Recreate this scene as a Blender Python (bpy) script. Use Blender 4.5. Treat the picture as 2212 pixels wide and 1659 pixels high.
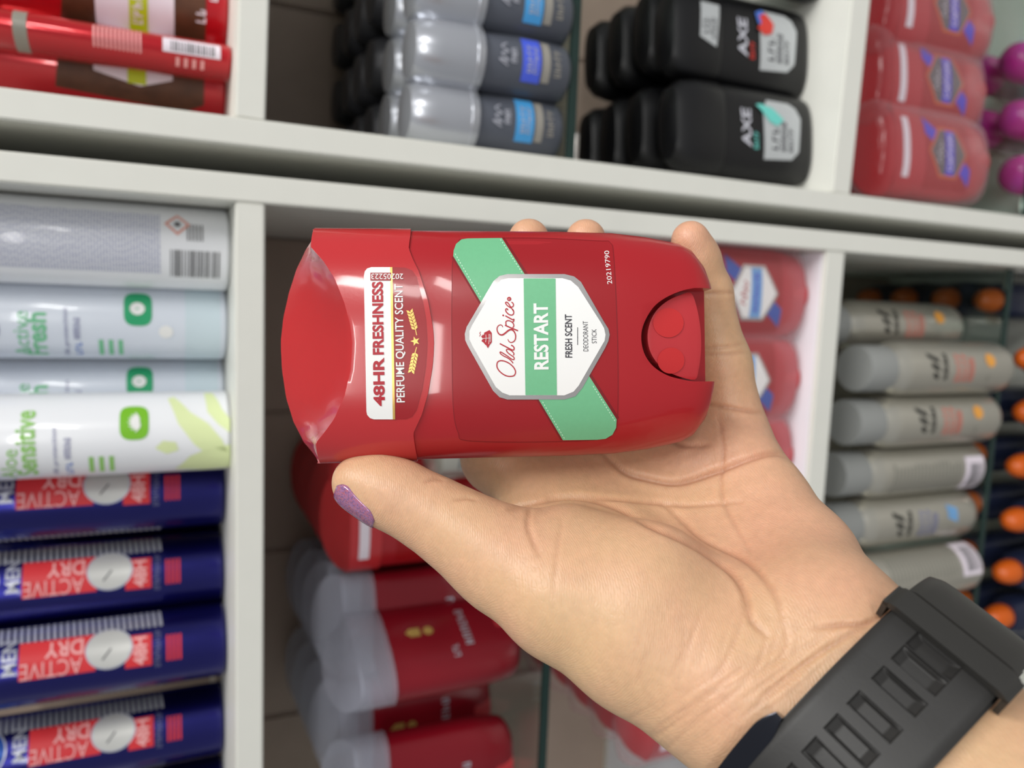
import bpy, bmesh, math, random
import numpy as np
from mathutils import Vector, Matrix
random.seed(7)
S = bpy.context.scene
COL = S.collection
for o in list(bpy.data.objects):
    bpy.data.objects.remove(o)

# ------------------------------------------------------------------ camera
F = 1660.0                      # focal length in pixels of the 2212 x 1659 frame
CX, CY = 1106.0, 829.5
_d = np.array([3654., -41., F]); _d /= np.linalg.norm(_d)
_m = np.array([-586., 15000., F]); _m -= _d * (_m @ _d); _m /= np.linalg.norm(_m)
Zw, Xw = -_d, -_m
R = np.array([Xw, np.cross(Zw, Xw), Zw])       # picture axes (right, down, forward) -> world
def ray(x, y):
    return R @ np.array([(x - CX) / F, (y - CY) / F, 1.0])
SHELF_DIST = 0.392
CAM = np.array([0.0, -SHELF_DIST * ray(540, 800)[1], 1.4])
cd = bpy.data.cameras.new('camera')
cam = bpy.data.objects.new('camera', cd); COL.objects.link(cam)
cd.sensor_fit = 'HORIZONTAL'; cd.sensor_width = 36.0; cd.lens = 36.0 * F / 2212.0
cd.clip_start = 0.01; cd.clip_end = 30
cd.dof.use_dof = True; cd.dof.focus_distance = 0.198; cd.dof.aperture_fstop = 11.0
M = np.eye(4); M[:3, 0] = R @ [1, 0, 0]; M[:3, 1] = R @ [0, -1, 0]; M[:3, 2] = R @ [0, 0, -1]; M[:3, 3] = CAM
cam.matrix_world = Matrix(M.tolist())
S.camera = cam

# ------------------------------------------------------------------ light
S.view_settings.view_transform = 'Standard'
S.view_settings.look = 'None'
S.view_settings.gamma = 1.0
S.view_settings.use_curve_mapping = False
S.view_settings.exposure = 0.30
w = bpy.data.worlds.new('shop_interior'); S.world = w; w.use_nodes = True
w.node_tree.nodes['Background'].inputs[0].default_value = (0.95, 0.97, 1.0, 1)
w.node_tree.nodes['Background'].inputs[1].default_value = 0.28
def ceiling_lamp(name, loc, sx, sy, power, col=(1, 0.985, 0.955)):
    l = bpy.data.lights.new(name, 'AREA'); l.shape = 'RECTANGLE'; l.size = sx; l.size_y = sy
    l.energy = power; l.color = col
    o = bpy.data.objects.new(name, l); COL.objects.link(o); o.location = loc
    return o
ceiling_lamp('ceiling_lamp', (1.05, -0.70, 2.75), 0.3, 1.2, 30)
ceiling_lamp('ceiling_lamp', (0.1, -3.1, 2.75), 1.4, 0.3, 40)
ceiling_lamp('ceiling_lamp', (2.2, -3.5, 2.75), 0.5, 1.4, 72)

# ------------------------------------------------------------------ projection helpers
def onY(x, y, Y=0.0):
    r = ray(x, y); return CAM + r * ((Y - CAM[1]) / r[1])
def onZ(x, y, Z):
    r = ray(x, y); return CAM + r * ((Z - CAM[2]) / r[2])
def at(x, y, depth):
    return CAM + ray(x, y) * depth
def cpt(x, y, depth):           # point in camera axes
    return np.array([(x - CX) / F * depth, (y - CY) / F * depth, depth])

# ------------------------------------------------------------------ materials
def mat(name, col, rough=0.4, metal=0.0, var=0.06, scale=60, bump=0.0, bscale=400, spec=0.5,
        sss=0.0, trans=0.0, alpha=1.0, coat=0.0, ior=1.45, emit=None):
    m = bpy.data.materials.new(name); m.use_nodes = True
    nt = m.node_tree; N = nt.nodes; L = nt.links; b = N['Principled BSDF']
    tc = N.new('ShaderNodeTexCoord')
    nz = N.new('ShaderNodeTexNoise'); nz.inputs['Scale'].default_value = scale; nz.inputs['Detail'].default_value = 4
    L.new(tc.outputs['Object'], nz.inputs['Vector'])
    rp = N.new('ShaderNodeMix'); rp.data_type = 'RGBA'
    c = np.array(col)
    rp.inputs[6].default_value = (*np.clip(c * (1 - var), 0, 1), 1)
    rp.inputs[7].default_value = (*np.clip(c * (1 + var), 0, 1), 1)
    L.new(nz.outputs['Fac'], rp.inputs[0]); L.new(rp.outputs[2], b.inputs['Base Color'])
    b.inputs['Roughness'].default_value = rough; b.inputs['Metallic'].default_value = metal
    b.inputs['Specular IOR Level'].default_value = spec; b.inputs['IOR'].default_value = ior
    if trans: b.inputs['Transmission Weight'].default_value = trans
    if alpha < 1: b.inputs['Alpha'].default_value = alpha
    if coat: b.inputs['Coat Weight'].default_value = coat; b.inputs['Coat Roughness'].default_value = 0.06
    if sss:
        b.inputs['Subsurface Weight'].default_value = sss
        b.inputs['Subsurface Radius'].default_value = (0.6, 0.25, 0.12)
        b.inputs['Subsurface Scale'].default_value = 0.008
    if bump:
        n2 = N.new('ShaderNodeTexNoise'); n2.inputs['Scale'].default_value = bscale
        L.new(tc.outputs['Object'], n2.inputs['Vector'])
        bp = N.new('ShaderNodeBump'); bp.inputs['Strength'].default_value = bump; bp.inputs['Distance'].default_value = 0.0005
        L.new(n2.outputs['Fac'], bp.inputs['Height']); L.new(bp.outputs['Normal'], b.inputs['Normal'])
    return m
def lin(r, g, b):
    f = lambda v: (v / 255 / 12.92) if v <= 10 else ((v / 255 + 0.055) / 1.055) ** 2.4
    return (f(r), f(g), f(b))
MT = {}
def mk(key, *a, **k):
    MT[key] = mat(key, *a, **k); return MT[key]
mk('board_white', lin(226, 226, 218), 0.45, var=0.03, bump=0.03)
mk('shelf_liner', lin(240, 240, 246), 0.5, var=0.02)
mk('back_brown', lin(168, 148, 134), 0.5, var=0.12, scale=25)
mk('dark_gap', lin(70, 68, 70), 0.7)
mk('glass', (0.75, 0.9, 0.86), 0.03, trans=1.0, var=0.0, ior=1.5)
mk('glass_edge', lin(24, 48, 44), 0.15, var=0.1)
mk('steel', lin(190, 185, 180), 0.3, 1.0)
mk('stick_red', lin(166, 26, 34), 0.3, var=0.03, bump=0.02, bscale=900, coat=0.3)
mk('cap_red', lin(188, 44, 48), 0.26, var=0.04, bump=0.02, bscale=1500, coat=0.5)
mk('label_red', lin(154, 22, 30), 0.3, var=0.03, coat=0.2)
mk('dial_red', lin(184, 50, 56), 0.35, var=0.03)
mk('dot_red', lin(192, 42, 44), 0.4, var=0.03)
mk('print_white', lin(238, 238, 236), 0.4, var=0.01)
mk('print_green', lin(112, 184, 138), 0.42, var=0.05, scale=900)
mk('stitch_green', lin(190, 230, 200), 0.5, var=0.02)
mk('print_red', lin(176, 36, 48), 0.45, var=0.03)
mk('print_dark', lin(60, 58, 66), 0.45, var=0.03)
mk('foil', lin(214, 210, 208), 0.22, 0.9, var=0.08, scale=120)
mk('gold', lin(222, 184, 104), 0.3, 0.55, var=0.1, scale=300)
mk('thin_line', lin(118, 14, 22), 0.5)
mk('white_can', lin(236, 238, 242), 0.3, var=0.01, coat=0.3)
mk('pale_aqua', lin(218, 225, 236), 0.3, var=0.02, coat=0.3)
mk('aqua_wash', lin(206, 222, 230), 0.32, var=0.03)
mk('leaf_lime', lin(222, 234, 178), 0.35, var=0.03)
mk('lime', lin(122, 190, 42), 0.35)
mk('lime_text', lin(150, 205, 110), 0.4)
mk('mint', lin(44, 166, 112), 0.35)
mk('mint_text', lin(120, 200, 150), 0.4)
mk('grey_text', lin(130, 132, 170), 0.5)
mk('blue_text', lin(90, 130, 210), 0.5)
mk('pale_text', lin(176, 180, 205), 0.5, var=0.1, scale=600)
mk('bar_grey', lin(110, 110, 112), 0.5)
mk('salmon', lin(226, 160, 146), 0.5)
mk('blue_can', lin(34, 34, 110), 0.3, 0.9, var=0.05, coat=0.4)
mk('blue_logo', lin(20, 74, 160), 0.25, 0.3, coat=0.3)
mk('blue_red', lin(214, 52, 58), 0.35)
mk('pink_print', lin(238, 170, 170), 0.4)
mk('silver_print', lin(200, 202, 214), 0.3, 0.5)
mk('dial_silver', lin(214, 214, 210), 0.3, 0.5)
mk('stripe_grey', lin(120, 122, 160), 0.3, 0.6)
mk('red_metal', lin(188, 22, 34), 0.2, 0.35, var=0.06, coat=0.5)
mk('wood_print', lin(84, 52, 34), 0.35, var=0.5, scale=120)
mk('lime_band', lin(186, 200, 30), 0.35)
mk('pale_label', lin(228, 218, 228), 0.35)
mk('red_glass', lin(150, 14, 24), 0.1, var=0.1, coat=0.6)
mk('rollon_grey', lin(84, 88, 98), 0.35, var=0.04)
mk('rollon_cap', lin(190, 193, 200), 0.26, 0.6, var=0.03)
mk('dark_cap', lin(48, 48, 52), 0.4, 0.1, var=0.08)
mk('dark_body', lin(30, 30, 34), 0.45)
mk('band_sky', lin(74, 160, 222), 0.35)
mk('band_blue', lin(78, 100, 224), 0.35)
mk('band_taupe', lin(150, 146, 138), 0.4)
mk('axe_black', lin(16, 16, 18), 0.38, var=0.06)
mk('axe_label', lin(190, 194, 196), 0.35, 0.2)
mk('axe_letter', lin(200, 200, 210), 0.35)
mk('teal', lin(110, 206, 196), 0.4)
mk('splash_red', lin(214, 60, 50), 0.4)
mk('splash_blue', lin(80, 120, 210), 0.4)
mk('os_red', lin(176, 40, 48), 0.3, var=0.04)
mk('os_label', lin(156, 16, 22), 0.35)
mk('os_blue', lin(38, 84, 170), 0.4)
mk('os_violet', lin(60, 60, 200), 0.4)
mk('os_slate', lin(86, 90, 94), 0.4)
mk('os_orange', lin(206, 96, 50), 0.45)
mk('can_silver', lin(190, 187, 176), 0.3, 0.7, var=0.03)
mk('can_cap', lin(142, 144, 142), 0.4, var=0.03)
mk('can_label_grey', lin(150, 148, 138), 0.4, 0.2)
mk('can_red', lin(222, 120, 104), 0.4)
mk('can_orange', lin(228, 160, 70), 0.4)
mk('can_blue', lin(110, 168, 222), 0.4)
mk('logo_black', lin(46, 46, 42), 0.45)
mk('navy', lin(30, 36, 58), 0.3, var=0.06)
mk('orange_cap', lin(204, 92, 22), 0.35)
mk('magenta', lin(196, 40, 140), 0.25, coat=0.4)
mk('plum', lin(70, 24, 52), 0.3)
mk('clear_cap', lin(190, 194, 210), 0.12, alpha=0.38, var=0.02, coat=0.4)
mk('watch_rubber', lin(42, 41, 40), 0.5, var=0.05, bump=0.05, bscale=1500)
mk('watch_keeper', lin(46, 45, 43), 0.42, var=0.05, bump=0.03, bscale=1500)
mk('watch_metal', lin(36, 38, 46), 0.16, 0.6, var=0.05)
mk('floor_grey', lin(150, 148, 145), 0.4, var=0.1, scale=4)
mk('wall_paint', lin(210, 208, 204), 0.7, var=0.03, scale=6)

def film_material():
    m = bpy.data.materials.new('plastic_film'); m.use_nodes = True
    nt = m.node_tree; N = nt.nodes; L = nt.links
    N.remove(N['Principled BSDF'])
    out = N['Material Output']
    t = N.new('ShaderNodeBsdfTransparent'); d = N.new('ShaderNodeBsdfDiffuse'); g = N.new('ShaderNodeBsdfGlossy')
    d.inputs[0].default_value = (*lin(235, 190, 195), 1); g.inputs['Roughness'].default_value = 0.22
    tc = N.new('ShaderNodeTexCoord'); nz = N.new('ShaderNodeTexNoise'); nz.inputs['Scale'].default_value = 45
    bp = N.new('ShaderNodeBump'); bp.inputs['Strength'].default_value = 0.5; bp.inputs['Distance'].default_value = 0.003
    L.new(tc.outputs['Object'], nz.inputs['Vector']); L.new(nz.outputs['Fac'], bp.inputs['Height'])
    L.new(bp.outputs['Normal'], g.inputs['Normal'])
    lw = N.new('ShaderNodeLayerWeight'); lw.inputs[0].default_value = 0.2
    mr = N.new('ShaderNodeMapRange'); mr.inputs[3].default_value = 0.0; mr.inputs[4].default_value = 0.6
    L.new(lw.outputs['Facing'], mr.inputs[0])
    m1 = N.new('ShaderNodeMixShader'); L.new(mr.outputs[0], m1.inputs[0]); L.new(t.outputs[0], m1.inputs[1]); L.new(d.outputs[0], m1.inputs[2])
    m2 = N.new('ShaderNodeMixShader'); m2.inputs[0].default_value = 0.035; L.new(m1.outputs[0], m2.inputs[1]); L.new(g.outputs[0], m2.inputs[2])
    L.new(m2.outputs[0], out.inputs[0])
    MT['film'] = m
film_material()

# ------------------------------------------------------------------ object helpers
def empty(name, loc, label=None, cat=None, group=None, rotz=0.0):
    o = bpy.data.objects.new(name, None); COL.objects.link(o)
    o.location = Vector([float(v) for v in loc]); o.rotation_euler = (0, 0, rotz); o.empty_display_size = 0.02
    tag(o, label, cat, group)
    return o
def tag(o, label=None, cat=None, group=None, kind=None):
    if label: o['label'] = label
    if cat: o['category'] = cat
    if group: o['group'] = group
    if kind: o['kind'] = kind
    return o
def link(name, me, m, parent=None, smooth=None):
    me.materials.clear(); me.materials.append(MT[m] if isinstance(m, str) else m)
    if smooth is not None:
        me.polygons.foreach_set('use_smooth', [True] * len(me.polygons))
        if smooth < 3.1:
            me.set_sharp_from_angle(angle=smooth)
    o = bpy.data.objects.new(name, me); COL.objects.link(o)
    if parent is not None: o.parent = parent
    return o
def pydata(name, v, f):
    me = bpy.data.meshes.new(name); me.from_pydata([tuple(map(float, p)) for p in v], [], [tuple(map(int, q)) for q in f]); me.update()
    return me
def box_mesh(name, x0, x1, y0, y1, z0, z1, bev=0.0008):
    bm = bmesh.new(); bmesh.ops.create_cube(bm, size=1)
    for v in bm.verts:
        v.co = Vector(((x0 + x1) / 2 + v.co.x * (x1 - x0), (y0 + y1) / 2 + v.co.y * (y1 - y0), (z0 + z1) / 2 + v.co.z * (z1 - z0)))
    if bev:
        bmesh.ops.bevel(bm, geom=bm.edges[:], offset=bev, segments=2, affect='EDGES')
    me = bpy.data.meshes.new(name); bm.to_mesh(me); bm.free(); return me
def lathe_mesh(name, prof, seg=40, sy=1.0):
    V, Fc = [], []
    n = len(prof)
    for r, z in prof:
        for k in range(seg):
            a = 2 * math.pi * k / seg; V.append((r * math.cos(a), sy * r * math.sin(a), z))
    for i in range(n - 1):
        for k in range(seg):
            k2 = (k + 1) % seg
            Fc.append((i * seg + k, i * seg + k2, (i + 1) * seg + k2, (i + 1) * seg + k))
    Fc.append(tuple(range(seg - 1, -1, -1))); Fc.append(tuple(range((n - 1) * seg, n * seg)))
    return pydata(name, V, Fc)
def loft_mesh(name, rings, cap0=True, cap1=True):
    k = len(rings[0]); V = [p for r in rings for p in r]; Fc = []
    for i in range(len(rings) - 1):
        for j in range(k):
            j2 = (j + 1) % k
            Fc.append((i * k + j, i * k + j2, (i + 1) * k + j2, (i + 1) * k + j))
    if cap0: Fc.append(tuple(range(k - 1, -1, -1)))
    if cap1: Fc.append(tuple(range((len(rings) - 1) * k, len(rings) * k)))
    return pydata(name, V, Fc)
def sup_ring(a, b, n, z, k=64):
    out = []
    for j in range(k):
        t = 2 * math.pi * j / k; c, s = math.cos(t), math.sin(t)
        out.append((a * math.copysign(abs(c) ** (2 / n), c), b * math.copysign(abs(s) ** (2 / n), s), z))
    return out

# 2-D artwork (print): every piece is a flat mesh in label coordinates that is cut fine and laid on its surface
_txt = {}
def text2d(s, bold=0.0):
    key = (s, bold)
    if key not in _txt:
        c = bpy.data.curves.new('t', 'FONT'); c.body = s; c.size = 1.0; c.offset = bold; c.resolution_u = 3
        o = bpy.data.objects.new('t', c); COL.objects.link(o)
        dg = bpy.context.evaluated_depsgraph_get()
        me = bpy.data.meshes.new_from_object(o.evaluated_get(dg))
        v = np.array([p.co[:2] for p in me.vertices]).reshape(-1, 2); f = [tuple(p.vertices) for p in me.polygons]
        bpy.data.objects.remove(o); bpy.data.curves.remove(c); bpy.data.meshes.remove(me)
        v = v - v.min(0); v = v / np.maximum(v.max(0), 1e-6)
        _txt[key] = (v, f)
    return _txt[key]
class Art:
    def __init__(self): self.v = []; self.f = []
    def add(self, v, f):
        b = len(self.v); self.v += [tuple(p) for p in v]; self.f += [tuple(i + b for i in q) for q in f]; return self
    def poly(self, pts): return self.add(pts, [tuple(range(len(pts)))])
    def rect(self, x0, y0, x1, y1): return self.poly([(x0, y0), (x1, y0), (x1, y1), (x0, y1)])
    def disc(self, x, y, rx, ry=None, n=28):
        ry = ry or rx
        return self.poly([(x + rx * math.cos(2 * math.pi * k / n), y + ry * math.sin(2 * math.pi * k / n)) for k in range(n)])
    def text(self, s, o, e, up, bold=0.0):      # o baseline start, e baseline end, up vector = height of the capitals
        v, f = text2d(s, bold); o = np.array(o, float); e = np.array(e, float); up = np.array(up, float)
        return self.add(o + np.outer(v[:, 0], e - o) + np.outer(v[:, 1], up), f)
    def greek(self, n, o, e, up):               # print too blurred to read: bare letter-like strokes
        o = np.array(o, float); e = np.array(e, float); up = np.array(up, float); d = (e - o) / n; rg = random.Random(n * 7 + 1)
        box = lambda a0, a1, b0, b1: self.poly([o + d * a0 + up * b0, o + d * a1 + up * b0, o + d * a1 + up * b1, o + d * a0 + up * b1])
        for i in range(n):
            box(i + .08, i + .3, 0, 1)
            if rg.random() < .7: box(i + .55, i + .75, rg.choice((0, .45)), rg.choice((.55, 1)))
            b = rg.choice((0, .42, .8)); box(i + .3, i + .75, b, b + .2)
        return self
    def stroke(self, pts, w, closed=False):
        p = smooth_line(np.array(pts, float), closed)
        n = len(p); t = np.gradient(p, axis=0)
        if closed: t = np.roll(p, -1, 0) - np.roll(p, 1, 0)
        t /= np.maximum(np.linalg.norm(t, axis=1)[:, None], 1e-9); nn = np.stack([-t[:, 1], t[:, 0]], 1)
        ww = np.interp(np.linspace(0, 1, n), np.linspace(0, 1, len(w)), w)[:, None] / 2 if hasattr(w, '__len__') else w / 2
        v = np.concatenate([p + nn * ww, p - nn * ww]); f = [(i, i + 1, n + i + 1, n + i) for i in range(n - 1)]
        if closed: f.append((n - 1, 0, n, 2 * n - 1))
        return self.add(v, f)
def smooth_line(p, closed=False, sub=6):
    out = []; n = len(p); rng = range(n if closed else n - 1)
    for i in rng:
        g = (lambda k: p[k % n]) if closed else (lambda k: p[min(max(k, 0), n - 1)])
        a, b, c, d = g(i - 1), g(i), g(i + 1), g(i + 2)
        for s in range(sub):
            t = s / sub
            out.append(0.5 * (2 * b + (c - a) * t + (2 * a - 5 * b + 4 * c - d) * t * t + (3 * b - a - 3 * c + d) * t ** 3))
    if not closed: out.append(p[-1])
    return np.array(out)
def lay(name, art, m, fn, parent, sx=None, sy=None):
    bm = bmesh.new()
    vs = [bm.verts.new((p[0], p[1], 0)) for p in art.v]
    for q in art.f:
        try: bm.faces.new([vs[i] for i in q])
        except ValueError: pass
    P = np.array(art.v); lo, hi = P.min(0), P.max(0)
    for step, ax in ((sx, 0), (sy, 1)):
        if not step: continue
        n = int((hi[ax] - lo[ax]) / step)
        no = (1, 0, 0) if ax == 0 else (0, 1, 0)
        for i in range(1, n + 1):
            c = [0, 0, 0]; c[ax] = lo[ax] + i * (hi[ax] - lo[ax]) / (n + 1)
            bmesh.ops.bisect_plane(bm, geom=bm.verts[:] + bm.edges[:] + bm.faces[:], plane_co=c, plane_no=no, dist=1e-9)
    bmesh.ops.triangulate(bm, faces=bm.faces[:])
    q = np.array([v.co[:2] for v in bm.verts]); w3 = fn(q)
    for v, c in zip(bm.verts, w3): v.co = Vector(c)
    bmesh.ops.recalc_face_normals(bm, faces=bm.faces[:])
    me = bpy.data.meshes.new(name); bm.to_mesh(me); bm.free()
    return link(name, me, m, parent, smooth=3.2)
def cyl_map(Rr, off=0.00025):
    def fn(q):
        t = q[:, 0] / Rr
        return np.stack([(Rr + off) * np.sin(t), -(Rr + off) * np.cos(t), q[:, 1]], 1)
    return fn
def copy_tree(o, parent=None):
    c = o.copy(); COL.objects.link(c); c.parent = parent
    for ch in list(o.children): copy_tree(ch, c)
    return c
def place(proto, loc, rotz, label, group=None, first=[]):
    if proto.name not in first:
        first.append(proto.name); o = proto
    else:
        o = copy_tree(proto)
    o.location = Vector([float(v) for v in loc]); o.rotation_euler = (0, 0, rotz); o['label'] = label
    if group: o['group'] = group
    return o

# ------------------------------------------------------------------ setting
def k8(z): return 1.4 + 0.8 * (z - 1.4)
ZA1, ZA0 = k8(1.358), k8(1.3405)        # long shelf, top and underside
ZB1, ZB0 = k8(0.8635), k8(0.8415)       # lower shelf
ZG = k8(1.125)                          # upper glass shelf, top
ZG2 = onY(2195, 800, 0.0)[2]            # lower glass shelf, top
XR1, XR0, XL1, XL0 = 0.0832, 0.0698, 0.0562, 0.0424
DEP = 0.255
tag(link('floor', box_mesh('floor', -1.6, 1.6, -2.6, 0.45, -0.05, 0.0, 0), 'floor_grey'), kind='structure')
tag(link('wall_back', box_mesh('wall_back', -1.6, 1.6, DEP + 0.04, DEP + 0.1, 0.0, 2.5, 0), 'wall_paint'), kind='structure')

def unit(label, x0, x1, inner, tilt=0.0):
    u = empty('shelving_unit', ((x0 + x1) / 2, 0, 0), label, 'shelf unit', 'white shelving units')
    cx = (x0 + x1) / 2
    t = 0.0135
    pr = x1 - x0
    for a, b in ((x0, x0 + t), (x1 - t, x1)):
        link('side_panel', box_mesh('side_panel', a - cx, b - cx, 0, DEP, 0.35, 1.95), 'board_white', u)
    for z0, z1 in ((0.36, 0.376), (ZB0, ZB1), (ZA0, ZA1), (1.74, 1.755)):
        b = link('shelf_board', box_mesh('shelf_board', x0 + t - cx, x1 - t - cx, 0.0006, DEP, z0, z1), 'board_white', u)
        if z0 in (ZB0, ZA0) and tilt:
            b.rotation_euler = (0, tilt, 0)
            px = inner - cx; pz = z1
            b.location = Vector((px, 0, pz)) - Matrix.Rotation(tilt, 3, 'Y') @ Vector((px, 0, pz))
    return u, cx
uL, cL = unit('left white shelving unit holding the blue and white cans', -0.66, XL1, XL1)
uR, cR = unit('right white shelving unit holding black sticks and silver roll-ons', XR0, 0.82, XR1, math.radians(1.6))
def back_planks(u, c, seams):
    for a, b in zip(seams[:-1], seams[1:]):
        link('back_plank', box_mesh('back_plank', a - c + 0.0003, b - c - 0.0003, DEP - 0.004, DEP + 0.006, 0.36, 1.94, 0.0022), 'back_brown', u)
yb = DEP - 0.004
sx = [onY(600, y, yb)[0] for y in (1545, 1187, 890)]
back_planks(uL, cL, [-0.646, sx[0] - 0.14, sx[0], sx[1], sx[2], 0.0425])
xr = onY(650, 20, yb)[0]
back_planks(uR, cR, [0.0834, xr, xr + 0.15, xr + 0.3, xr + 0.45, 0.806])
def liner(u, c, x0, x1):
    link('shelf_liner', box_mesh('shelf_liner', x0 - c, x1 - c, 0.004, DEP - 0.01, ZB1 + 0.0001, ZB1 + 0.0006, 0), 'shelf_liner', u)
liner(uL, cL, -0.64, XL0 - 0.001)
def glass_shelf(name, label, x0, x1, z, y0):
    g = empty(name, ((x0 + x1) / 2, y0, z - 0.006), label, 'glass shelf', 'glass shelves')
    h = (x1 - x0) / 2
    link('pane', box_mesh('pane', -h, h, 0.0016, DEP - 0.012 - y0, 0, 0.006, 0.0004), 'glass', g)
    link('front_edge', box_mesh('front_edge', -h, h, 0, 0.0015, 0, 0.006, 0.0004), 'glass_edge', g)
    return g
GY = 0.006
GY2 = max(0.004, onZ(2125, 1100, ZG2)[1])
glass_shelf('glass_shelf', 'dark-edged glass shelf under the silver-capped grey roll-ons', XR1 + 0.001, 0.805, ZG, GY)
glass_shelf('glass_shelf', 'dark-edged glass shelf under the red clear-capped sticks', -0.645, XL0 - 0.001, ZG, GY)
glass_shelf('glass_shelf', 'glass shelf under the silver spray cans', -0.645, XL0 - 0.001, ZG2, GY2)
glass_shelf('glass_shelf', 'glass shelf under the red wrapped sticks with dark badges', XR1 + 0.001, 0.805, ZG2, GY2 * 0.6)
def pin(u, c, x, side, z, y):
    me = lathe_mesh('support_pin', [(0.0006, 0), (0.0025, 0.0004), (0.0025, 0.017), (0.002, 0.018)], 16)
    o = link('support_pin', me, 'steel', u, smooth=0.7)
    o.location = (x - c, y, z); o.rotation_euler = (0, math.radians(90) * side, 0)
    s = link('screw_cap', lathe_mesh('screw_cap', [(0.004, 0), (0.004, 0.001), (0.0028, 0.0018)], 20), 'board_white', u, smooth=0.7)
    s.location = (x - c, y + 0.004, z - 0.018); s.rotation_euler = (0, math.radians(90) * side, 0)
pin(uR, cR, XR1, 1, ZG - 0.009, GY + 0.006)
pin(uR, cR, XR1, 1, ZG2 - 0.009, GY2 * 0.6 + 0.006)
pin(uL, cL, XL0, -1, ZG - 0.009, GY + 0.006)
pin(uL, cL, XL0, -1, ZG2 - 0.009, GY2 + 0.006)

exec_items = True

# ------------------------------------------------------------------ goods on the shelves
def can_uv(loc, Rr):
    def fn(px, py):
        r = ray(px, py); o = CAM - np.array(loc, float)
        a = r[0] ** 2 + r[1] ** 2; b = 2 * (o[0] * r[0] + o[1] * r[1]); c = o[0] ** 2 + o[1] ** 2 - Rr ** 2
        D = b * b - 4 * a * c
        t = (-b - math.sqrt(max(D, 0))) / (2 * a); p = o + r * t
        return (Rr * math.atan2(p[0], -p[1]), p[2])
    return fn
def axis_x(px, py, Y): return onY(px, py, Y)[0]
CR = 0.022
def aerosol(name, label, cat, body, group, loc, h=0.128, Rr=CR, shoulder='silver_print', capm='white_can'):
    t = empty(name, loc, label, cat, group)
    link('body', lathe_mesh('body', [(Rr * .86, 0), (Rr - .0012, .0006), (Rr, .002), (Rr, h), (Rr - .001, h + .003), (Rr - .004, h + .006)], 56), body, t, smooth=0.6)
    link('shoulder', lathe_mesh('shoulder', [(Rr - .004, h + .006), (Rr - .0045, h + .0085), (Rr * .62, h + .014)], 40), shoulder, t, smooth=0.6)
    link('spray_cap', lathe_mesh('spray_cap', [(Rr * .72, h + .0075), (Rr * .74, h + .026), (Rr * .66, h + .030), (Rr * .3, h + .031)], 40), capm, t, smooth=0.6)
    return t
# white cans
Y1 = 0.047
wl = {}
for key, yc, Yc in (('c1', 531, Y1), ('c2', 690, 0.068), ('c3', 846, 0.091), ('c4', 934, Y1)):
    wl[key] = (axis_x(300, yc, Yc), Yc, ZA1)
wl['c2'] = (wl['c2'][0], wl['c2'][1], ZA1)
GW = 'white spray cans on the upper left shelf'
# can seen from behind: small print, hazard diamond and barcode
t = aerosol('spray_can', 'white spray can showing its small-print back label and barcode', 'spray can', 'white_can', GW, wl['c1'])
uv = can_uv(wl['c1'], CR); fn = cyl_map(CR)
a0, zb = uv(120, 455); a1, zt = uv(120, 588)
art = Art()
zlo = uv(345, 520)[1]; z = zlo; random.seed(3)
amax, amin = uv(300, 462)[0], uv(300, 588)[0]
while z < 0.132:
    x = amin
    while x < amax:
        wd = random.uniform(.0015, .004); art.rect(x, z, min(x + wd, amax), z + .00062); x += wd + .0006
    z += .00135
lay('small_print', art, 'pale_text', fn, t, sx=.004)
art = Art(); c = uv(383, 485); s = .0062
for k in range(4):
    a, b = k * math.pi / 2, (k + 1) * math.pi / 2
    art.poly([(c[0] + s * math.cos(a), c[1] + s * math.sin(a)), (c[0] + s * math.cos(b), c[1] + s * math.sin(b)),
              (c[0] + .72 * s * math.cos(b), c[1] + .72 * s * math.sin(b)), (c[0] + .72 * s * math.cos(a), c[1] + .72 * s * math.sin(a))])
lay('hazard_diamond', art, 'salmon', fn, t, sx=.003)
art = Art(); b0 = uv(365, 596); b1 = uv(475, 545)
z = b1[1]
while z < b0[1]:
    wd = random.choice((.0005, .0009, .0014)); art.rect(b0[0], z, b1[0], z + wd); z += wd + random.choice((.0005, .0009))
art.disc(c[0], c[1], .0016); g0 = uv(425, 505)
for i in range(5): art.rect(g0[0] - .004, g0[1] - .003 + i * .0017, g0[0] + .005, g0[1] - .0022 + i * .0017)
lay('barcode', art, 'bar_grey', fn, t, sx=.004)

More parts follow.
